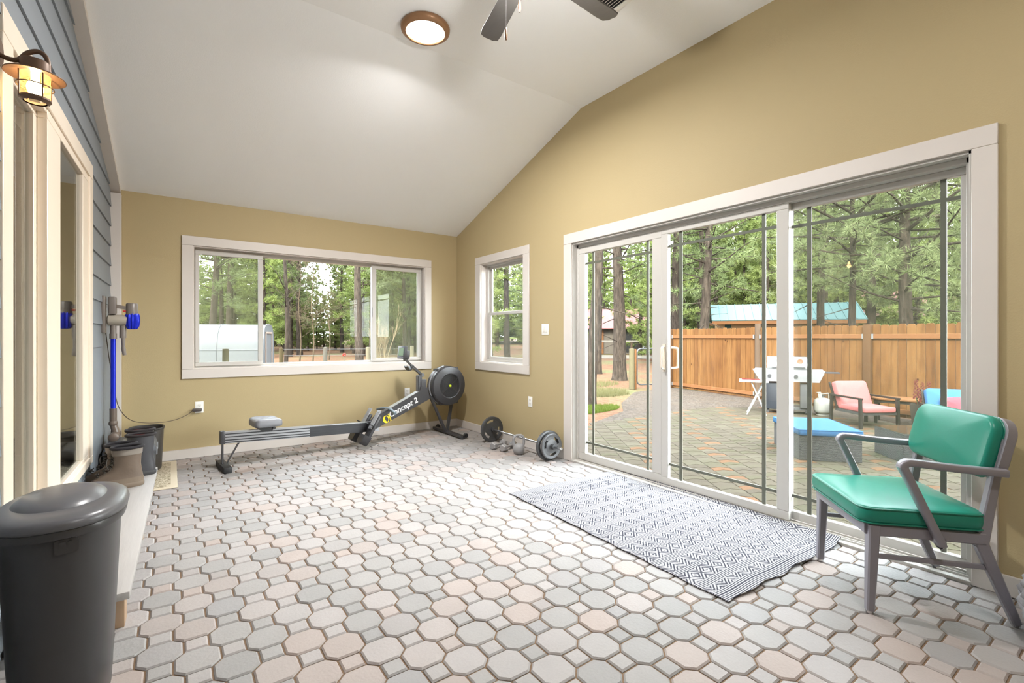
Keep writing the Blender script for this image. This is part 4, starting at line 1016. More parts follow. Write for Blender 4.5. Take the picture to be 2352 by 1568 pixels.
fence_panel(6.02, 3.68, 'cedar fence panel behind the grill between the two posts')
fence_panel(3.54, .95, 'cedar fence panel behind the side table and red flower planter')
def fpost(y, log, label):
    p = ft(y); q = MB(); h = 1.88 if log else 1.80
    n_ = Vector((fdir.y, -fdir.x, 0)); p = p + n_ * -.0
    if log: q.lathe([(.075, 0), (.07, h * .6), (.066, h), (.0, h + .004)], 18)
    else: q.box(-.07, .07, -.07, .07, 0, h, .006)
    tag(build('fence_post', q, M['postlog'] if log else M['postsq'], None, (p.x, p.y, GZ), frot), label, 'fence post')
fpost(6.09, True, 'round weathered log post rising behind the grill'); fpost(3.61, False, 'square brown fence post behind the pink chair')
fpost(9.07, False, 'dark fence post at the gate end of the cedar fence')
# gate and its post
p = (11.15, 9.45)
q = MB(); q.lathe([(.085, 0), (.08, 1.2), (0, 1.21)], 18); gp = tag(build('gate_post', q, plain('pale_peeled_post', rgb(126, 116, 88), .8, var=.15), None, (*p, GZ)), 'pale round wooden gate post with an orange plank on its side', 'gate post')
q = MB(); q.box(.06, .11, -.09, -.03, .0, 1.19, .004); build('plank', q, M['rail'], gp)
galv = plain('galvanised_tube', rgb(140, 144, 148), .35, .6)
gt = thing('metal_gate', 'galvanised tube gate hanging beside the pale round post', 'gate', (11.35, 9.42, GZ), math.atan2(9.1 - 9.42, 12.3 - 11.35))
q = MB(); q.tube([(x, 0, z + .66) for x, z in ((x + .5, y) for x, y in roundrect(1.0, 1.08, .13, 6))], .021, 10, closed=True); build('tube_frame', q, galv, gt)
q = MB()
for x in [.08 + i * .12 for i in range(8)]: q.tube([(x, 0, .14), (x, 0, 1.18)], .0016, 4)
for z in [.2 + i * .12 for i in range(9)]: q.tube([(.02, 0, z), (.98, 0, z)], .0016, 4)
build('wire_mesh', q, galv, gt)
q = MB()
for z in (.4, .9): q.box(-.06, .0, -.02, .02, z - .03, z + .03)
for x in (.25, .4, .55): q.torus((x, 0, 1.22), .035, .006, 16, 6, 'Y', 0, PI)
build('hinges_and_chain', q, galv, gt)

# ---- shed with a teal metal roof
sh = thing('shed', 'small shed with a teal standing seam metal roof behind the fence', 'shed', (20.9, 9.75, GZ), R(-56))
q = MB(); q.box(-2.5, 2.5, -.9, .9, 0, 2.3); q.prism([(-.9, 2.3), (.9, 2.3), (0, 2.85)], -2.5, 2.5, MR_ := Matrix(((0, 0, 1, 0), (1, 0, 0, 0), (0, 1, 0, 0), (0, 0, 0, 1))))
build('wall', q, woodmat('tan_shed_siding', [(0, rgb(160, 126, 88)), (1, rgb(186, 152, 110))]), sh, smooth=0)
teal = plain('teal_painted_metal', rgb(92, 128, 128), .35, .2, var=.1, scale=2)
q = MB()
for s_ in (-1, 1): q.rings([[(x, s_ * 1.25, 2.22), (x, 0, 2.93), (x, 0, 2.96), (x, s_ * 1.25, 2.25)] for x in (-2.72, 2.72)])
for k in range(18):
    x = -2.7 + k * .3175
    for s_ in (-1, 1): q.bar((x, s_ * 1.25, 2.25), (x, 0, 2.965), .03, .035)
build('metal_roof', q, teal, sh, smooth=0)
q = MB(); q.box(-2.7, 2.7, -1.24, -1.21, 2.08, 2.22); q.box(-2.7, 2.7, 1.21, 1.24, 2.08, 2.22); build('fascia', q, M['rail'], sh)
q = MB(); q.box(-2.2, -1.95, -.92, -.89, 1.75, 2.1); build('window', q, plain('dark_green_shutter', rgb(40, 70, 60), .5), sh)

# ---- houses with red roofs beyond the trees
def house(name, label, x, y, rz_, w, d, h, rh):
    o = thing(name, label, 'house', (x, y, gz(x, y) - .02), rz_)
    q = MB(); q.box(-w / 2, w / 2, -d / 2, d / 2, 0, h); q.prism([(-d / 2, h), (d / 2, h), (0, h + rh * .94)], -w / 2, w / 2, MR_); build('wall', q, plain('grey_brown_house_wall', rgb(128, 118, 108), .8), o, smooth=0)
    q = MB()
    for s_ in (-1, 1): q.rings([[(x_, s_ * (d / 2 + .5), h - .14), (x_, 0, h + rh), (x_, 0, h + rh + .06), (x_, s_ * (d / 2 + .5), h - .08)] for x_ in (-w / 2 - .4, w / 2 + .4)])
    build('roof', q, plain('salmon_red_metal_roof', rgb(150, 78, 74), .5), o, smooth=0)
    for xx in (-.3, .05, .32):
        q = MB(); q.box(w * xx - .5, w * xx + .5, -d / 2 - .03, -d / 2 + .02, .1, 1.9); f_ = build('window', q, plain('dark_opening', rgb(58, 58, 60), .5), o)
        q = MB(); q.box(w * xx + .6, w * xx + .75, -d / 2 - .12, -d / 2, 0, h); build('porch_post', q, M['rail'], o)
px_h = pol(48.5, 40)
house('house', 'low house with a salmon red roof behind the leaning trunks', *px_h, R(-42), 8, 6, 2.0, 1.5)
px_h = pol(77.9, 42); house('house', 'red roofed house glimpsed through trees above the fence behind the seating', *px_h, R(-75), 9, 7, 2.6, 1.9)
# board fence by that house
bfp = pol(46.0, 31); bf = thing('board_fence', 'low rail fence with wire crossing before the red roofed house', 'fence', (*bfp, gz(*bfp) - .02), R(-44))
for k in range(5):
    q = MB(); q.box(-4 + k * 2 - .06, -4 + k * 2 + .06, -.05, .05, 0, 1.2); build('post', q, M['postlog'], bf)
q = MB(); q.box(-4.2, 4.2, -.07, -.03, 1.08, 1.2); build('top_rail', q, plain('grey_weathered_rail', rgb(176, 168, 158), .9), bf)
q = MB(); q.box(-4.2, 4.2, -.03, .0, .05, .25); build('bottom_board', q, plain('grey_weathered_board', rgb(186, 180, 172), .9), bf)

# ---- grill with its side shelf
steel = plain('grill_steel', rgb(170, 172, 176), .28, .7); enam = plain('dark_grill_enamel', rgb(70, 74, 82), .5)
gr = thing('gas_grill', 'stainless gas grill with four knobs and dark cabinet before the fence', 'grill', (10.25, 4.62, GZ), R(-66))
# local: x to the side, -y to the viewer
q = MB(); q.box(-.40, .0, -.24, .24, .09, .62, .008); cb = build('cabinet', q, enam, gr)
q = MB(); q.box(.0, .37, -.20, .24, .09, .14, .004); q.box(.20, .37, -.24, .24, .14, .62, .006); build('tank_bay', q, plain('grey_grill_leg', rgb(104, 104, 106), .5), gr)
q = MB(); q.prism([(-.64, .895), (.62, .895), (.52, .66), (-.50, .66)], -.31, -.27, MRX); q.box(-.62, .60, -.27, .26, .80, .89, .006); pn = build('control_panel', q, plain('white_steel_panel', rgb(176, 176, 180), .35, .3), gr)
for x in (-.33, -.12, .13, .36):
    q = MB(); q.cyl((x, -.31, .77), (x, -.345, .77), .034, 20); q.box(x - .007, x + .007, -.36, -.34, .745, .795); build('knob', q, plain('steel_knob', rgb(120, 120, 124), .3, .6), pn)
q = MB(); pr = [(-.24, .89), (-.24, .98), (-.19, 1.08), (-.08, 1.145), (.06, 1.15), (.18, 1.08), (.22, .95), (.22, .89)]
q.rings([[(x, y, z) for y, z in pr] for x in (-.38, -.36, .36, .38)]); hd = build('hood', q, steel, gr)
q = MB(); q.tube([(-.28, -.22, .95), (-.28, -.285, .95), (.28, -.285, .95), (.28, -.22, .95)], .011, 8); build('handle', q, plain('dark_handle', rgb(80, 80, 84), .3, .6), hd)
q = MB(); q.lathe([(0, -.018), (.05, -.014), (.055, 0), (0, .006)], 20, axisM((.2, -.205, 1.06), (1, 0, 0), (0, .5, .85))); build('thermometer', q, plain('brown_dial', rgb(120, 84, 54), .4), hd)
for x in (.30, -.36):
    q = MB(); q.cyl((x - .02, -.10, .09), (x + .02, -.10, .09), .09, 24) if x > 0 else q.box(x - .02, x + .02, -.2, -.16, 0, .1); 
    build('wheel' if x > 0 else 'foot', q, M['rubber'], gr)
q = MB(); q.box(.62, .86, -.2, .15, .84, .855); build('side_burner_lid', q, enam, gr)
# folding side table
ftb = thing('folding_table', 'small white folding table with crossed legs beside the grill', 'table', (9.46, 4.88, GZ), R(-62))
q = MB(); q.box(-.30, .22, -.22, .22, .66, .69, .006); build('tabletop', q, M['whiteout'], ftb)
for y in (-.17, .17):
    q = MB(); q.bar((-.16, y, .02), (.14, y, .66), .02, .02); q.bar((.18, y, .02), (-.08, y, .66), .02, .02); build('leg', q, M['whiteout'], ftb)
tg = MB(); tg.bar((-.14, -.01, .008), (.14, .0, .012), .02, .014); tg.bar((-.14, .03, .008), (.14, .01, .012), .02, .014); tg.bar((-.2, .0, .01), (-.14, .01, .01), .034, .018)
tag(build('grill_tongs', tg, plain('red_and_dark_tongs', rgb(130, 48, 44), .4), None, (9.47, 4.95, GZ + .691), R(-70)), 'red tongs lying on the white folding table', 'tongs')
# propane tank
pt = thing('propane_tank', 'white propane tank standing between the grill and pink chair', 'propane tank', (10.47, 4.08, GZ))
q = MB(); q.lathe([(.11, 0), (.115, .03), (.0, .03)], 24); q.lathe([(0, .03), (.10, .035), (.145, .07), (.152, .12), (.152, .25), (.14, .30), (.10, .335), (.04, .35), (0, .352)], 32); build('body', q, plain('white_tank_paint', rgb(214, 212, 204), .45, var=.1), pt, smooth=60)
q = MB(); q.torus((0, 0, .44), .095, .010, 28, 8, a0=R(40), a1=R(320))
for a in (60, 180, 300): q.bar((.095 * math.cos(R(a)), .095 * math.sin(R(a)), .33), (.095 * math.cos(R(a)), .095 * math.sin(R(a)), .44), .05, .006, (math.cos(R(a)), math.sin(R(a)), 0))
build('collar', q, plain('white_tank_collar', rgb(214, 212, 204), .45), pt)
q = MB(); q.cyl((0, 0, .35), (0, 0, .41), .022); q.cyl((0, -.06, .395), (0, .02, .395), .014); build('valve', q, M['galvdark'], pt)

# ---- patio seating
dkmetal = plain('dark_brown_metal', rgb(66, 60, 56), .45, .3)
t = NT('dark_brown_wicker'); co = t.coord()
wv = t.new('ShaderNodeTexWave'); wv.wave_type = 'BANDS'; wv.bands_direction = 'Z'; t.link(co, wv.inputs['Vector']); wv.inputs['Scale'].default_value = 28; wv.inputs['Distortion'].default_value = 3.5; wv.inputs['Detail'].default_value = 2; wv.inputs['Detail Scale'].default_value = 3
t.set(t.ramp(wv.outputs['Fac'], [(.15, rgb(36, 31, 28)), (.6, rgb(58, 50, 46)), (1, rgb(78, 69, 64))]), .6); t.bump(wv.outputs['Fac'], .8, .02); M['wicker'] = t.mat
def lounge(name, label, loc_, rz, cm, pillow=None):
    o = thing(name, label, 'patio chair', loc_, rz); o.scale = (1, 1, .84)        # faces -y
    w, d = .33, .34
    for sx_ in (-1, 1):
        for sy_, h in ((-1, .60), (1, .60)):
            q = MB(); q.bar((sx_ * w, sy_ * d, 0), (sx_ * w, sy_ * d * .96, h), .042, .042, (0, 1, 0)); build('leg', q, dkmetal, o)
        q = MB(); q.bar((sx_ * w, -d - .02, .60), (sx_ * w, d + .02, .60), .05, .035); build('armrest', q, dkmetal, o)
    q = MB(); q.box(-w + .02, w - .02, -d, d * .8, .27, .325, .008); build('seat_frame', q, M['wicker'], o)
    q = MB(); q.bar((-w + .03, .23, .32), (-w + .03, .42, .86), .03, .03, (0, 1, 0)); q.bar((w - .03, .23, .32), (w - .03, .42, .86), .03, .03, (0, 1, 0)); build('back_frame', q, dkmetal, o)
    q = MB(); q.m = Matrix.Translation((0, -.06, .375)); q.rings(cushion(.60, .60, .10, .02, r=.05)); build('seat_cushion', q, cm, o, smooth=60)
    q = MB(); q.m = Matrix.Translation((0, .26, .62)) @ Matrix.Rotation(R(72), 4, 'X'); out = cushion(.60, .56, .11, .03, r=.06)
    out = [[(x, y, z - (.022 * math.exp(-((abs(x) - .12) ** 2 + y * y) / .004) if z > .05 else 0)) for x, y, z in r_] for r_ in out]
    q.rings(out); build('back_cushion', q, cm, o, smooth=60)
    if pillow:
        q = MB(); q.m = Matrix.Translation((.06, .10, .60)) @ Matrix.Rotation(R(72), 4, 'X') @ Matrix.Rotation(R(8), 4, 'Z'); q.rings([[(x * k, y * k, z) for x, y in roundrect(.42, .36, .03)] for k, z in ((.3, -.06), (.8, -.04), (1, 0), (.8, .04), (.3, .06))])
        w_ = q.v; c_ = MB(); M3 = Matrix.Translation(Vector(loc_)) @ Matrix.Rotation(rz, 4, 'Z') @ Matrix.Diagonal((1, 1, .84, 1)); c_.v = [tuple(M3 @ Vector(p) - Vector(loc_)) for p in w_]; c_.f = q.f; c_.mi = q.mi
        tag(build('throw_pillow', c_, pillow, None, loc_, 0, 60), 'coral red throw pillow on the blue patio chair', 'pillow')
pink = plain('salmon_pink_fabric', rgb(206, 120, 118), .85, var=.06, scale=6); blue = plain('sky_blue_fabric', rgb(74, 128, 178), .85, var=.06, scale=6)
lounge('lounge_chair', 'dark metal patio chair with salmon pink cushions', (9.86, 3.20, GZ), R(-32), pink)
lounge('lounge_chair', 'dark metal patio chair with blue cushions near the flower planter', (9.40, 1.87, GZ), R(-60), blue, plain('coral_fabric', rgb(214, 84, 96), .85))
# side table behind, planter with red spikes
sd = thing('side_table', 'wooden topped side table with dark legs between the patio chairs', 'table', (10.62, 2.90, GZ), R(-78))
q = MB(); q.box(-.38, .38, -.27, .27, .42, .455, .006); build('tabletop', q, M['rail'], sd); 
for x in (-.32, .32):
    for y in (-.22, .22): q = MB(); q.box(x - .025, x + .025, y - .025, y + .025, 0, .42); build('leg', q, dkmetal, sd)
q = MB(); q.box(-.35, .35, -.24, .24, .37, .42); build('apron', q, dkmetal, sd)
pt = thing('flower_planter', 'dark tapered planter of red flower spikes by the fence', 'planter', (10.05, 2.46, GZ))
q = MB(); q.rings([superring(0, 0, a, a, z, 4, 2, PI / 4) for a, z in ((.12, 0), (.17, .44), (.15, .44), (.14, .40))]); build('pot', q, plain('weathered_dark_pot', rgb(84, 76, 68), .8), pt, smooth=0)
sm = plain('dark_green_stem', rgb(78, 92, 54), .8)
for x, y, h in ((-.05, .05, .85), (.0, -.02, .80), (.05, -.09, .82), (.03, .03, .70), (-.03, -.1, .66)):
    q = MB(); q.tube([(x * .5, y * .5, .38), (x, y, h - .3)], .006, 6); build('stem', q, sm, pt)
    q = MB()
    for k in range(30):
        a = k * 2.4; z = h - .32 + .32 * k / 30; r_ = .034 * (1 - .55 * k / 30); q.ball((x + r_ * math.cos(a), y + r_ * math.sin(a), z), .016 * (1 - .4 * k / 30), 6, 4)
    build('flower_spike', q, plain('dark_red_blossom', rgb(112, 42, 50), .8), pt)
# ottoman, coffee table
ot = thing('ottoman', 'dark wicker ottoman with a sky blue cushion', 'ottoman', (6.40, 2.755, GZ), math.atan2(2.242 - 2.751, 6.865 - 6.402))
q = MB(); q.box(.0, .70, 0, .98, .0, .315, .012); build('wicker_base', q, M['wicker'], ot)
q = MB(); q.m = Matrix.Translation((.35, .49, .35)); q.rings(cushion(.73, 1.01, .075, .012, r=.03)); build('cushion', q, blue, ot, smooth=60)
q = MB(); q.tube([(x + .35, y + .49, .383) for x, y in roundrect(.722, 1.0, .03)], .005, 6, closed=True); build('piping', q, plain('darker_blue_piping', rgb(60, 112, 170), .8), ot)
ct = thing('coffee_table', 'dark wicker coffee table with glass top behind the green chair', 'table', (7.25, 1.94, GZ), R(-44.6))
q = MB(); q.box(.0, 1.0, 0, .60, .0, .36, .012); build('wicker_base', q, M['wicker'], ct)
q = MB(); q.box(-.01, 1.01, -.01, .61, .362, .37); build('glass_top', q, glassmat('table_glass', (.75, .8, .78, 1)), ct, smooth=0)

# ---- greenhouse tunnel
gh = thing('greenhouse', 'white plastic tunnel greenhouse out in the field', 'greenhouse', (3.35, 22.3, gz(3, 22) - .02), R(-17 + 180))
film = NT('white_greenhouse_film'); film.set(rgb(170, 174, 180), .5)
tl = film.new('ShaderNodeBsdfTranslucent'); tl.inputs[0].default_value = rgb(196, 200, 206); mx = film.new('ShaderNodeMixShader'); mx.inputs[0].default_value = .4
film.link(film.b.outputs[0], mx.inputs[1]); film.link(tl.outputs[0], mx.inputs[2]); film.link(mx.outputs[0], film.out.inputs[0])
film.bump(film.noise(film.mapping(film.coord(), (1, 3, 1)), 3, 3), .3, .05)
def hoop(x, k=1.0):
    return [(x, 1.45 * k * math.copysign(abs(math.cos(R(a))) ** .55, math.cos(R(a))), 2.05 * k * abs(math.sin(R(a))) ** .55) for a in range(0, 181, 6)]
q = MB(); hs = [hoop(x) for x in (0, 1.6, 3.2, 4.8, 6.4, 8)]; n = len(hs[0]); q.add([p for h in hs for p in h], [(a * n + i, a * n + i + 1, (a + 1) * n + i + 1, (a + 1) * n + i) for a in range(5) for i in range(n - 1)])
q.add(hoop(0.01), [tuple(range(n))]); q.add(hoop(7.99), [tuple(range(n))]); build('film_cover', q, film.mat, gh, smooth=60)
q = MB()
for x in (0, 1.6, 3.2, 4.8, 6.4, 8): q.tube(hoop(x, 1.008), .012, 6)
q.tube([(-.01, -1.46, 1.05), (8, -1.46, 1.05)], .01, 6); q.tube([(-.01, 1.46, 1.05), (8, 1.46, 1.05)], .01, 6)
build('hoops', q, plain('grey_hoop_tube', rgb(176, 178, 182), .5), gh)
q = MB(); q.box(-.03, 0, -.8, -.72, 0, 1.75); q.box(-.03, 0, .72, .8, 0, 1.75); q.box(-.03, 0, -.8, .8, 1.68, 1.75); build('door_frame', q, plain('pinkish_timber', rgb(214, 188, 172), .8), gh)

# ---- wire field fence
wf = thing('wire_fence', 'see through wire field fence strung across the dirt field', 'fence', (4.0, 15.2, GZ))
posts = [(4.58, 13.0, 'brown', 1.28), (9.75, 17.2, 'brown', 1.2), (14.2, 17.0, 'grey', 1.22), (18.75, 16.8, 'pale', 1.22), (23.75, 16.8, 'pale', 1.25)]
pw = {'brown': plain('olive_brown_post', rgb(92, 80, 54), .9), 'pale': plain('pale_peeled_wood', rgb(138, 130, 108), .9), 'grey': plain('grey_weathered_post', rgb(112, 106, 96), .9)}
pp = []
for i, (az_, rg_, c_, h_) in enumerate(posts):
    x, y = pol(az_, rg_); pp.append((x, y)); q = MB(); q.lathe([(.07, 0), (.065, h_), (0, h_ + .01)], 14)
    if i == 0: tag(build('field_post', q, pw[c_], None, (x, y, GZ - .012)), 'short olive brown post in front of the greenhouse', 'post')
    else: build('post', q, pw[c_], wf, (x - 4.0, y - 15.2, -.012))
q = MB()
for z in (.25, .5, .75, .95, 1.15):
    for (x0, y0), (x1, y1) in zip(pp[1:], pp[2:]): q.tube([(x0 - 4, y0 - 15.2, z), (x1 - 4, y1 - 15.2, z)], .004, 4)
build('wires', q, plain('bright_fence_wire', rgb(150, 148, 144), .4, .3), wf)
x, y = pol(16.2, 16.0); mk = thing('marker_stake', 'red disc marker on a thin stake in the dirt field', 'stake', (x, y, GZ - .012))
q = MB(); q.cyl((0, 0, 0), (0, 0, .95), .014, 8); build('stake', q, pw['pale'], mk)
q = MB(); q.torus((0, 0, 1.0), .035, .022, 20, 8, 'Y'); build('disc', q, plain('red_marker', rgb(170, 52, 40), .5), mk)
# ------------------------------------------------------------------ trees
M['bark'] = barkmat('ponderosa_bark', rgb(48, 41, 36), rgb(86, 75, 66), rgb(120, 107, 95))
M['darkbark'] = barkmat('dark_bark', rgb(46, 40, 35), rgb(74, 64, 56), rgb(102, 91, 81))
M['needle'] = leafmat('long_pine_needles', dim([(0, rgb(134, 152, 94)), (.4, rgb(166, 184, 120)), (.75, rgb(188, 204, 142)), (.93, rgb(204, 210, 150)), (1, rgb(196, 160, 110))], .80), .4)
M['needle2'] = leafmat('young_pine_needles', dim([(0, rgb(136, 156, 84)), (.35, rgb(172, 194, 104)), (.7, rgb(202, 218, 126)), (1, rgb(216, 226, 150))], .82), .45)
M['twig'] = barkmat('pale_twigs', rgb(84, 72, 58), rgb(118, 102, 82), rgb(150, 134, 110))
M['twigpale'] = barkmat('pale_beige_twigs', rgb(150, 128, 98), rgb(190, 166, 132), rgb(214, 192, 160))
def tri(mb, p, d, l, w, up):
    a = d.cross(up)
    if a.length < 1e-4: a = Vector((1, 0, 0))
    a.normalize(); o = len(mb.v)
    mb.v += [tuple(p - a * w), tuple(p + a * w), tuple(p + d * l)]; mb.f.append((o, o + 1, o + 2)); mb.mi.append(0)
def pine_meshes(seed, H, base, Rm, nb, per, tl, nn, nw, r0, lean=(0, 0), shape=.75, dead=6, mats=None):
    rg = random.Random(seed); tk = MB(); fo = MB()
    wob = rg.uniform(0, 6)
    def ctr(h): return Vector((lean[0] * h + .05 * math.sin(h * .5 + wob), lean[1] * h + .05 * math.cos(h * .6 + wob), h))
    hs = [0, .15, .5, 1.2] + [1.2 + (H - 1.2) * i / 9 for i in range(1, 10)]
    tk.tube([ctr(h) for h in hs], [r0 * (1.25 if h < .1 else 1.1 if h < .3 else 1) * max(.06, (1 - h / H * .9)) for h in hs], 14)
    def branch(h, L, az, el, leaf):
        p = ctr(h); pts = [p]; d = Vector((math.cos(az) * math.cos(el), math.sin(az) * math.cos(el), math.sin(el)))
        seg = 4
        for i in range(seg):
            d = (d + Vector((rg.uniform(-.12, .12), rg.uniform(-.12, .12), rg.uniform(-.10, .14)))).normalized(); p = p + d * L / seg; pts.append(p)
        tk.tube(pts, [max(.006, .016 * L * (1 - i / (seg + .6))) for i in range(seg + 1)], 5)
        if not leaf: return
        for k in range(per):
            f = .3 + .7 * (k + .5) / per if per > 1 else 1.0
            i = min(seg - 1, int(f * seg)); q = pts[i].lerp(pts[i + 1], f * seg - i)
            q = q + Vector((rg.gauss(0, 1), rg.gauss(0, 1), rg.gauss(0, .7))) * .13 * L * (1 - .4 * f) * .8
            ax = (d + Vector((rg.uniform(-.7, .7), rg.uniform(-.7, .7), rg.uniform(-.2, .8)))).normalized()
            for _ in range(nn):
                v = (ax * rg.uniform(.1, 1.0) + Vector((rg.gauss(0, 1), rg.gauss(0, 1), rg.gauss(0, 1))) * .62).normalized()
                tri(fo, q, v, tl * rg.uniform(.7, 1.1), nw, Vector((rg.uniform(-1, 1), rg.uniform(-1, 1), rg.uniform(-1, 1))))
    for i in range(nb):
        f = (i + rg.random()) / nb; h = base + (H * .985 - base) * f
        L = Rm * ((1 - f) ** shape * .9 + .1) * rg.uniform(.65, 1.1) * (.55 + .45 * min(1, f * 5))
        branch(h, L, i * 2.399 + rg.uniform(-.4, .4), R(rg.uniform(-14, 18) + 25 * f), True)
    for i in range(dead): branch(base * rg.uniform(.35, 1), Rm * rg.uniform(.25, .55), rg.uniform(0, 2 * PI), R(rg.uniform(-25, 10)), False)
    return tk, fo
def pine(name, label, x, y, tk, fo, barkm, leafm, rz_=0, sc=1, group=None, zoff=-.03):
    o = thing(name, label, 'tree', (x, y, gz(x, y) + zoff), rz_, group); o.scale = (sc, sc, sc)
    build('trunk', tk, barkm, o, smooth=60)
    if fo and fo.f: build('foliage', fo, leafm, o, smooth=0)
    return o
TREES = 'pines of the forest around the yard'
# prominent single trees ------------------------------------------------------
def one(label, az, rng, seed, H, base, Rm, nb, per, tl, nn, nw, r0, lean=(0, 0), barkm='bark', leafm='needle', dead=6, shape=.75):
    tk, fo = pine_meshes(seed, H, base, Rm, nb, per, tl, nn, nw, r0, lean, shape, dead)
    x, y = pol(az, rng); return pine('pine_tree', label, x, y, tk, fo, M[barkm], M[leafm])
ax_r = (math.cos(R(48)), -math.sin(R(48)))      # rightwards as seen from the door
one('stout brown pine trunk behind the pale gate post', 48.3, 17.6, 21, 13, 3.0, 3.0, 60, 9, .24, 20, .011, .25, (-.022 * ax_r[0], -.022 * ax_r[1]))
one('grey leaning pine trunk nearest the porch beside the slider frame', 45.15, 11.0, 22, 13, 4.6, 2.6, 26, 7, .24, 18, .010, .13, (.035 * ax_r[0], .035 * ax_r[1]))
one('slim grey pine right behind the leaning trunk', 46.0, 20.5, 23, 14, 5, 2.4, 26, 7, .26, 16, .014, .15)
one('dark twin pine rising behind the fence end beside the gate', 54.7, 17.5, 24, 14, 3.0, 2.8, 56, 9, .24, 20, .012, .17, barkm='darkbark')
one('brown leaning pine between the gate and the shed', 57.0, 17.2, 25, 13, 2.6, 3.2, 70, 9, .24, 22, .012, .17, (.075 * .5, -.075 * .85), barkm='bark')
one('slim pine standing in front of the shed roof', 68.7, 18.6, 26, 13, 4.2, 2.8, 70, 9, .24, 28, .008, .13)
one('big long-needled pine with thick trunk looming over the fence behind the seating', 75.3, 15.2, 27, 11, 2.3, 3.4, 92, 10, .25, 40, .0075, .17, barkm='bark')
one('nearest leafy pine whose tufts hang over the fence between shed and big trunk', 71.0, 15.0, 28, 10, 2.9, 3.0, 84, 10, .25, 38, .0075, .10, barkm='darkbark')
one('pine at the end of the fence beyond the red flower planter', 80.0, 15.5, 29, 10, 2.0, 3.0, 70, 10, .25, 38, .0075, .12, barkm='darkbark')
one('tall ponderosa trunk standing in the dirt field beyond the wire fence', 17.85, 23.5, 30, 16, 4.6, 2.6, 50, 8, .26, 20, .013, .20, (-.01, 0))
one('leaning reddish pine behind the greenhouse', 3.1, 27, 31, 14, 3.0, 2.8, 64, 9, .28, 22, .014, .18, (.06, 0))
one('thin pine beside the tall ponderosa trunk', 19.2, 29, 32, 13, 3.6, 2.2, 34, 8, .32, 14, .02, .2)
# bare trees
def bare_meshes(seed, H, r0, first, lev, spread, nmul=1.0, up=.3):
    rg = random.Random(seed); tk = MB()
    def grow(p, d, L, r, lv):
        pts = [p]; n = 4
        for i in range(n):
            d = (d + Vector((rg.uniform(-.14, .14), rg.uniform(-.14, .14), rg.uniform(-.05, .12)))).normalized(); p = p + d * L / n; pts.append(p)
        tk.tube(pts, [max(.004, r * (1 - .55 * i / n)) for i in range(n + 1)], 6 if lv > 1 else 4)
        if lv <= 0: return
        for k in range(int(rg.randint(3, 4) * nmul)):
            i = rg.randint(1, n); a = rg.uniform(0, 2 * PI); s_ = spread * rg.uniform(.7, 1.2)
            nd = (d * (1 - s_ * .5) + Vector((math.cos(a), math.sin(a), up)) * s_).normalized()
            grow(pts[i], nd, L * rg.uniform(.45, .65), r * .5, lv - 1)
    if first:
        n = 10; pts = [Vector((.06 * math.sin(i * .9), .05 * math.cos(i), H * i / n)) for i in range(n + 1)]
        tk.tube(pts, [r0 * (1.2 if i == 0 else 1) * (1 - .8 * i / n) for i in range(n + 1)], 12)
        for k in range(int(15 * nmul)):
            h = H * rg.uniform(.22, .97); a = rg.uniform(0, 2 * PI); grow(Vector((0, 0, h)), Vector((math.cos(a), math.sin(a), rg.uniform(-.1, .7))).normalized(), rg.uniform(.9, 2.0) * (1.1 - h / H * .5), r0 * .3, 1 if k % 3 else 2)
    else:
        for k in range(7):
            a = k * .9; grow(Vector((.06 * math.cos(a), .06 * math.sin(a), 0)), Vector((math.cos(a) * .11, math.sin(a) * .11, 1)).normalized(), H * rg.uniform(.4, .62), r0, lev)
    return tk
x, y = pol(10.15, 19); pine('bare_tree', 'dark bare-branched tree beside the greenhouse', x, y, bare_meshes(41, 11, .075, True, 2, .8), None, M['darkbark'], None)
x, y = pol(20.4, 19.5); pine('bare_shrub', 'pale leafless shrub by the wire field fence', x, y, bare_meshes(42, 2.4, .028, False, 3, .40, up=.9), None, M['twigpale'], None)
for i, (az, rg_) in enumerate(((11.6, 30), (12.9, 28), (14.6, 31))):
    x, y = pol(az, rg_); o = pine('bare_tree', 'slender twiggy bare tree with dry branches in the dirt field', x, y, bare_meshes(50 + i, 6, .04, True, 2, .8, 1.5), None, M['twig'], None, group='twiggy bare trees in the field')
# repeated forest pines --------------------------------------------------------
protos = []
for k, (H, base, Rm, nb, per, tl, nn, nw, r0, leafm, bk) in enumerate((
        (13, 1.4, 2.3, 74, 8, .31, 26, .019, .16, 'needle2', 'darkbark'),
        (15, 2.4, 2.6, 70, 8, .31, 26, .019, .2, 'needle', 'darkbark'),
        (11, .9, 2.1, 74, 8, .30, 26, .019, .13, 'needle2', 'darkbark'),
        (16, 5.0, 2.8, 60, 8, .30, 20, .018, .22, 'needle', 'bark'),
        (9, .5, 1.9, 70, 8, .29, 26, .019, .11, 'needle2', 'darkbark'))):
    tk, fo = pine_meshes(60 + k, H, base, Rm, nb, per, tl, nn, nw, r0, dead=8)
    o = pine('pine_tree', 'green pine among the trunks of the forest beyond the field and fence', 0, 0, tk, fo, M[bk], M[leafm], group=TREES); protos.append((o, [False]))
rt = random.Random(77); placed = []
def far_ok(x, y, az, rg_):
    for (sx_, sy_, r_) in ((20.9, 9.65, 4.2), (*pol(48.5, 40), 6.5), (*pol(77.9, 42), 7), (0.0, 23.3, 5.2), (3.0, 22.5, 3)):
        if math.hypot(x - sx_, y - sy_) < r_: return False
    if 11.6 < az < 15.4: return False
    if 45.4 < az < 50.6 and rg_ < 40: return False          # keep the view to the red roof open
    if 11.6 < az < 15.6 and rg_ < 44: return False          # and the clearing
    return all(math.hypot(x - a, y - b) > 1.5 for a, b in placed)
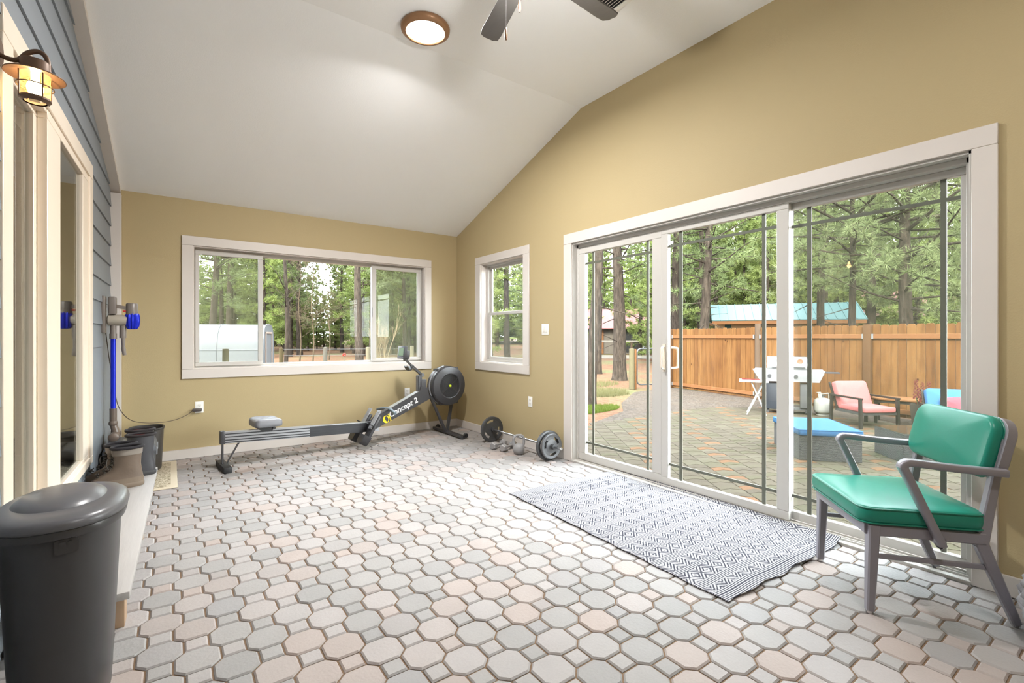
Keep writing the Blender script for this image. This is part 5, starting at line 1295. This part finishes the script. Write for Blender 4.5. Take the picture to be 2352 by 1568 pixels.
def scatter(n, a0, a1, r0, r1, kinds, s0, s1, force=False):
    c = 0; tries = 0
    while c < n and tries < 4000:
        tries += 1; az = rt.uniform(a0, a1); rg_ = rt.uniform(r0, r1); x, y = pol(az, rg_)
        if not force and not far_ok(x, y, az, rg_): continue
        placed.append((x, y)); k = rt.choice(kinds); o, used = protos[k]
        if used[0]: o = copy_tree(o)
        used[0] = True; s_ = rt.uniform(s0, s1)
        o.location = (x, y, gz(x, y) - .04); o.rotation_euler = (0, 0, rt.uniform(0, 6.28)); o.scale = (s_, s_, s_); c += 1
scatter(34, -4, 28, 33, 46, (0, 2, 4, 0, 2, 4, 1, 3), .75, 1.15)
scatter(48, -6, 32, 44, 60, (0, 2, 4, 2, 1), .85, 1.15)
scatter(14, 30, 45, 24, 48, (0, 1, 3, 2), .8, 1.1)
scatter(36, 47, 84, 24, 34, (0, 1, 2, 2, 0, 3, 4), .8, 1.05)
scatter(46, 44, 86, 34, 54, (0, 1, 2, 3, 4), .9, 1.2)
scatter(12, 11.2, 15.8, 44, 52, (4, 2, 4), .42, .62, True)
scatter(10, 11.0, 16.0, 52, 62, (2, 0, 4), .5, .72, True)
# the deep forest behind, nobody could count it
fm = MB(); rq = random.Random(9)
for i in range(900):
    az = rq.uniform(-10, 92)
    if 11.2 < az < 15.8: continue
    rg_ = rq.uniform(60, 82); x, y = pol(az, rg_); H = rq.uniform(9, 15) ; z0 = gz(x, y)
    for k in range(46):
        f = (k + rq.random()) / 46; a = rq.uniform(0, 2 * PI); r_ = 2.6 * (1 - f) ** .8 + .15
        p = Vector((x + r_ * .25 * math.cos(a), y + r_ * .25 * math.sin(a), z0 + .6 + (H - .6) * f)); d = Vector((math.cos(a), math.sin(a), rq.uniform(-.3, .5))).normalized()
        tri(fm, p, d, r_, rq.uniform(.16, .34), Vector((rq.uniform(-1, 1), rq.uniform(-1, 1), 1)))
tag(build('distant_forest', fm, M['needle2'], None, smooth=0), 'dense distant pine forest closing the view behind the nearer trees', 'forest', kind='stuff')
# ------------------------------------------------------------------ sky, sun, lamps, camera
W = bpy.data.worlds.new('World'); S.world = W; W.use_nodes = True
n = W.node_tree.nodes; l = W.node_tree.links
bg = n['Background']; tc_ = n.new('ShaderNodeTexCoord'); sp = n.new('ShaderNodeSeparateXYZ'); l.new(tc_.outputs['Generated'], sp.inputs[0])
rp_ = n.new('ShaderNodeValToRGB'); e = rp_.color_ramp.elements; e[0].position = .0; e[0].color = (.95, .965, 1, 1); e[1].position = .6; e[1].color = (.80, .88, 1, 1)
l.new(sp.outputs[2], rp_.inputs[0])
nz = n.new('ShaderNodeTexNoise'); nz.inputs['Scale'].default_value = 2.6; nz.inputs['Detail'].default_value = 6; l.new(tc_.outputs['Generated'], nz.inputs['Vector'])
cr = n.new('ShaderNodeValToRGB'); cr.color_ramp.elements[0].position = .44; cr.color_ramp.elements[1].position = .62; l.new(nz.outputs['Fac'], cr.inputs[0])
mx = n.new('ShaderNodeMix'); mx.data_type = 'RGBA'; l.new(cr.outputs[0], mx.inputs[0]); l.new(rp_.outputs[0], mx.inputs[6]); mx.inputs[7].default_value = (1, 1, 1, 1)
l.new(mx.outputs[2], bg.inputs[0]); bg.inputs[1].default_value = 11.0
def light(name, kind, loc_, energy, color, **k):
    d = bpy.data.lights.new(name, kind); d.energy = energy; d.color = color
    for a, b in k.items(): setattr(d, a, b)
    o = bpy.data.objects.new(name, d); COL.objects.link(o); o.location = loc_; return o
sun = light('sun', 'SUN', (0, 0, 20), 11.0, (1, .96, .86), angle=R(22)); sun.rotation_euler = Vector((.76, .46, -.62)).to_track_quat('-Z', 'Y').to_euler()
cl = light('ceiling_light_glow', 'AREA', (1.50, 3.172, ZC - .052), 57, (1, .985, .962), shape='DISK', size=.25, spread=R(172))
lp = light('lantern_glow', 'POINT', (LW @ Vector((.13, 2.50, 2.175))), 3.2, (1, .70, .38), shadow_soft_size=.02)
fill_glow = light('ceiling_light_glow', 'AREA', (1.50, -.25, ZC - .052), 18, (1, .985, .962), shape='DISK', size=.25, spread=R(172))  # fill from the added fixture behind the camera
cam = bpy.data.cameras.new('camera'); co_ = bpy.data.objects.new('camera', cam); COL.objects.link(co_)
cam.sensor_width = 36; cam.lens = 1094 / 2352 * 36; cam.shift_y = -9.5 / 2352; cam.clip_start = .05; cam.clip_end = 400
co_.location = (0, 0, 1.24); co_.rotation_euler = (PI / 2, 0, -R(35.6025))
S.camera = co_
S.view_settings.view_transform = 'Standard'; S.view_settings.look = 'None'; S.view_settings.gamma = 1; S.view_settings.exposure = 1.05; S.view_settings.use_curve_mapping = False
S.cycles.use_denoising = True; S.cycles.max_bounces = 20; S.cycles.diffuse_bounces = 16; S.cycles.glossy_bounces = 4; S.cycles.transparent_max_bounces = 24; S.cycles.transmission_bounces = 6
S.cycles.sample_clamp_indirect = 8; S.cycles.caustics_reflective = False; S.cycles.caustics_refractive = False
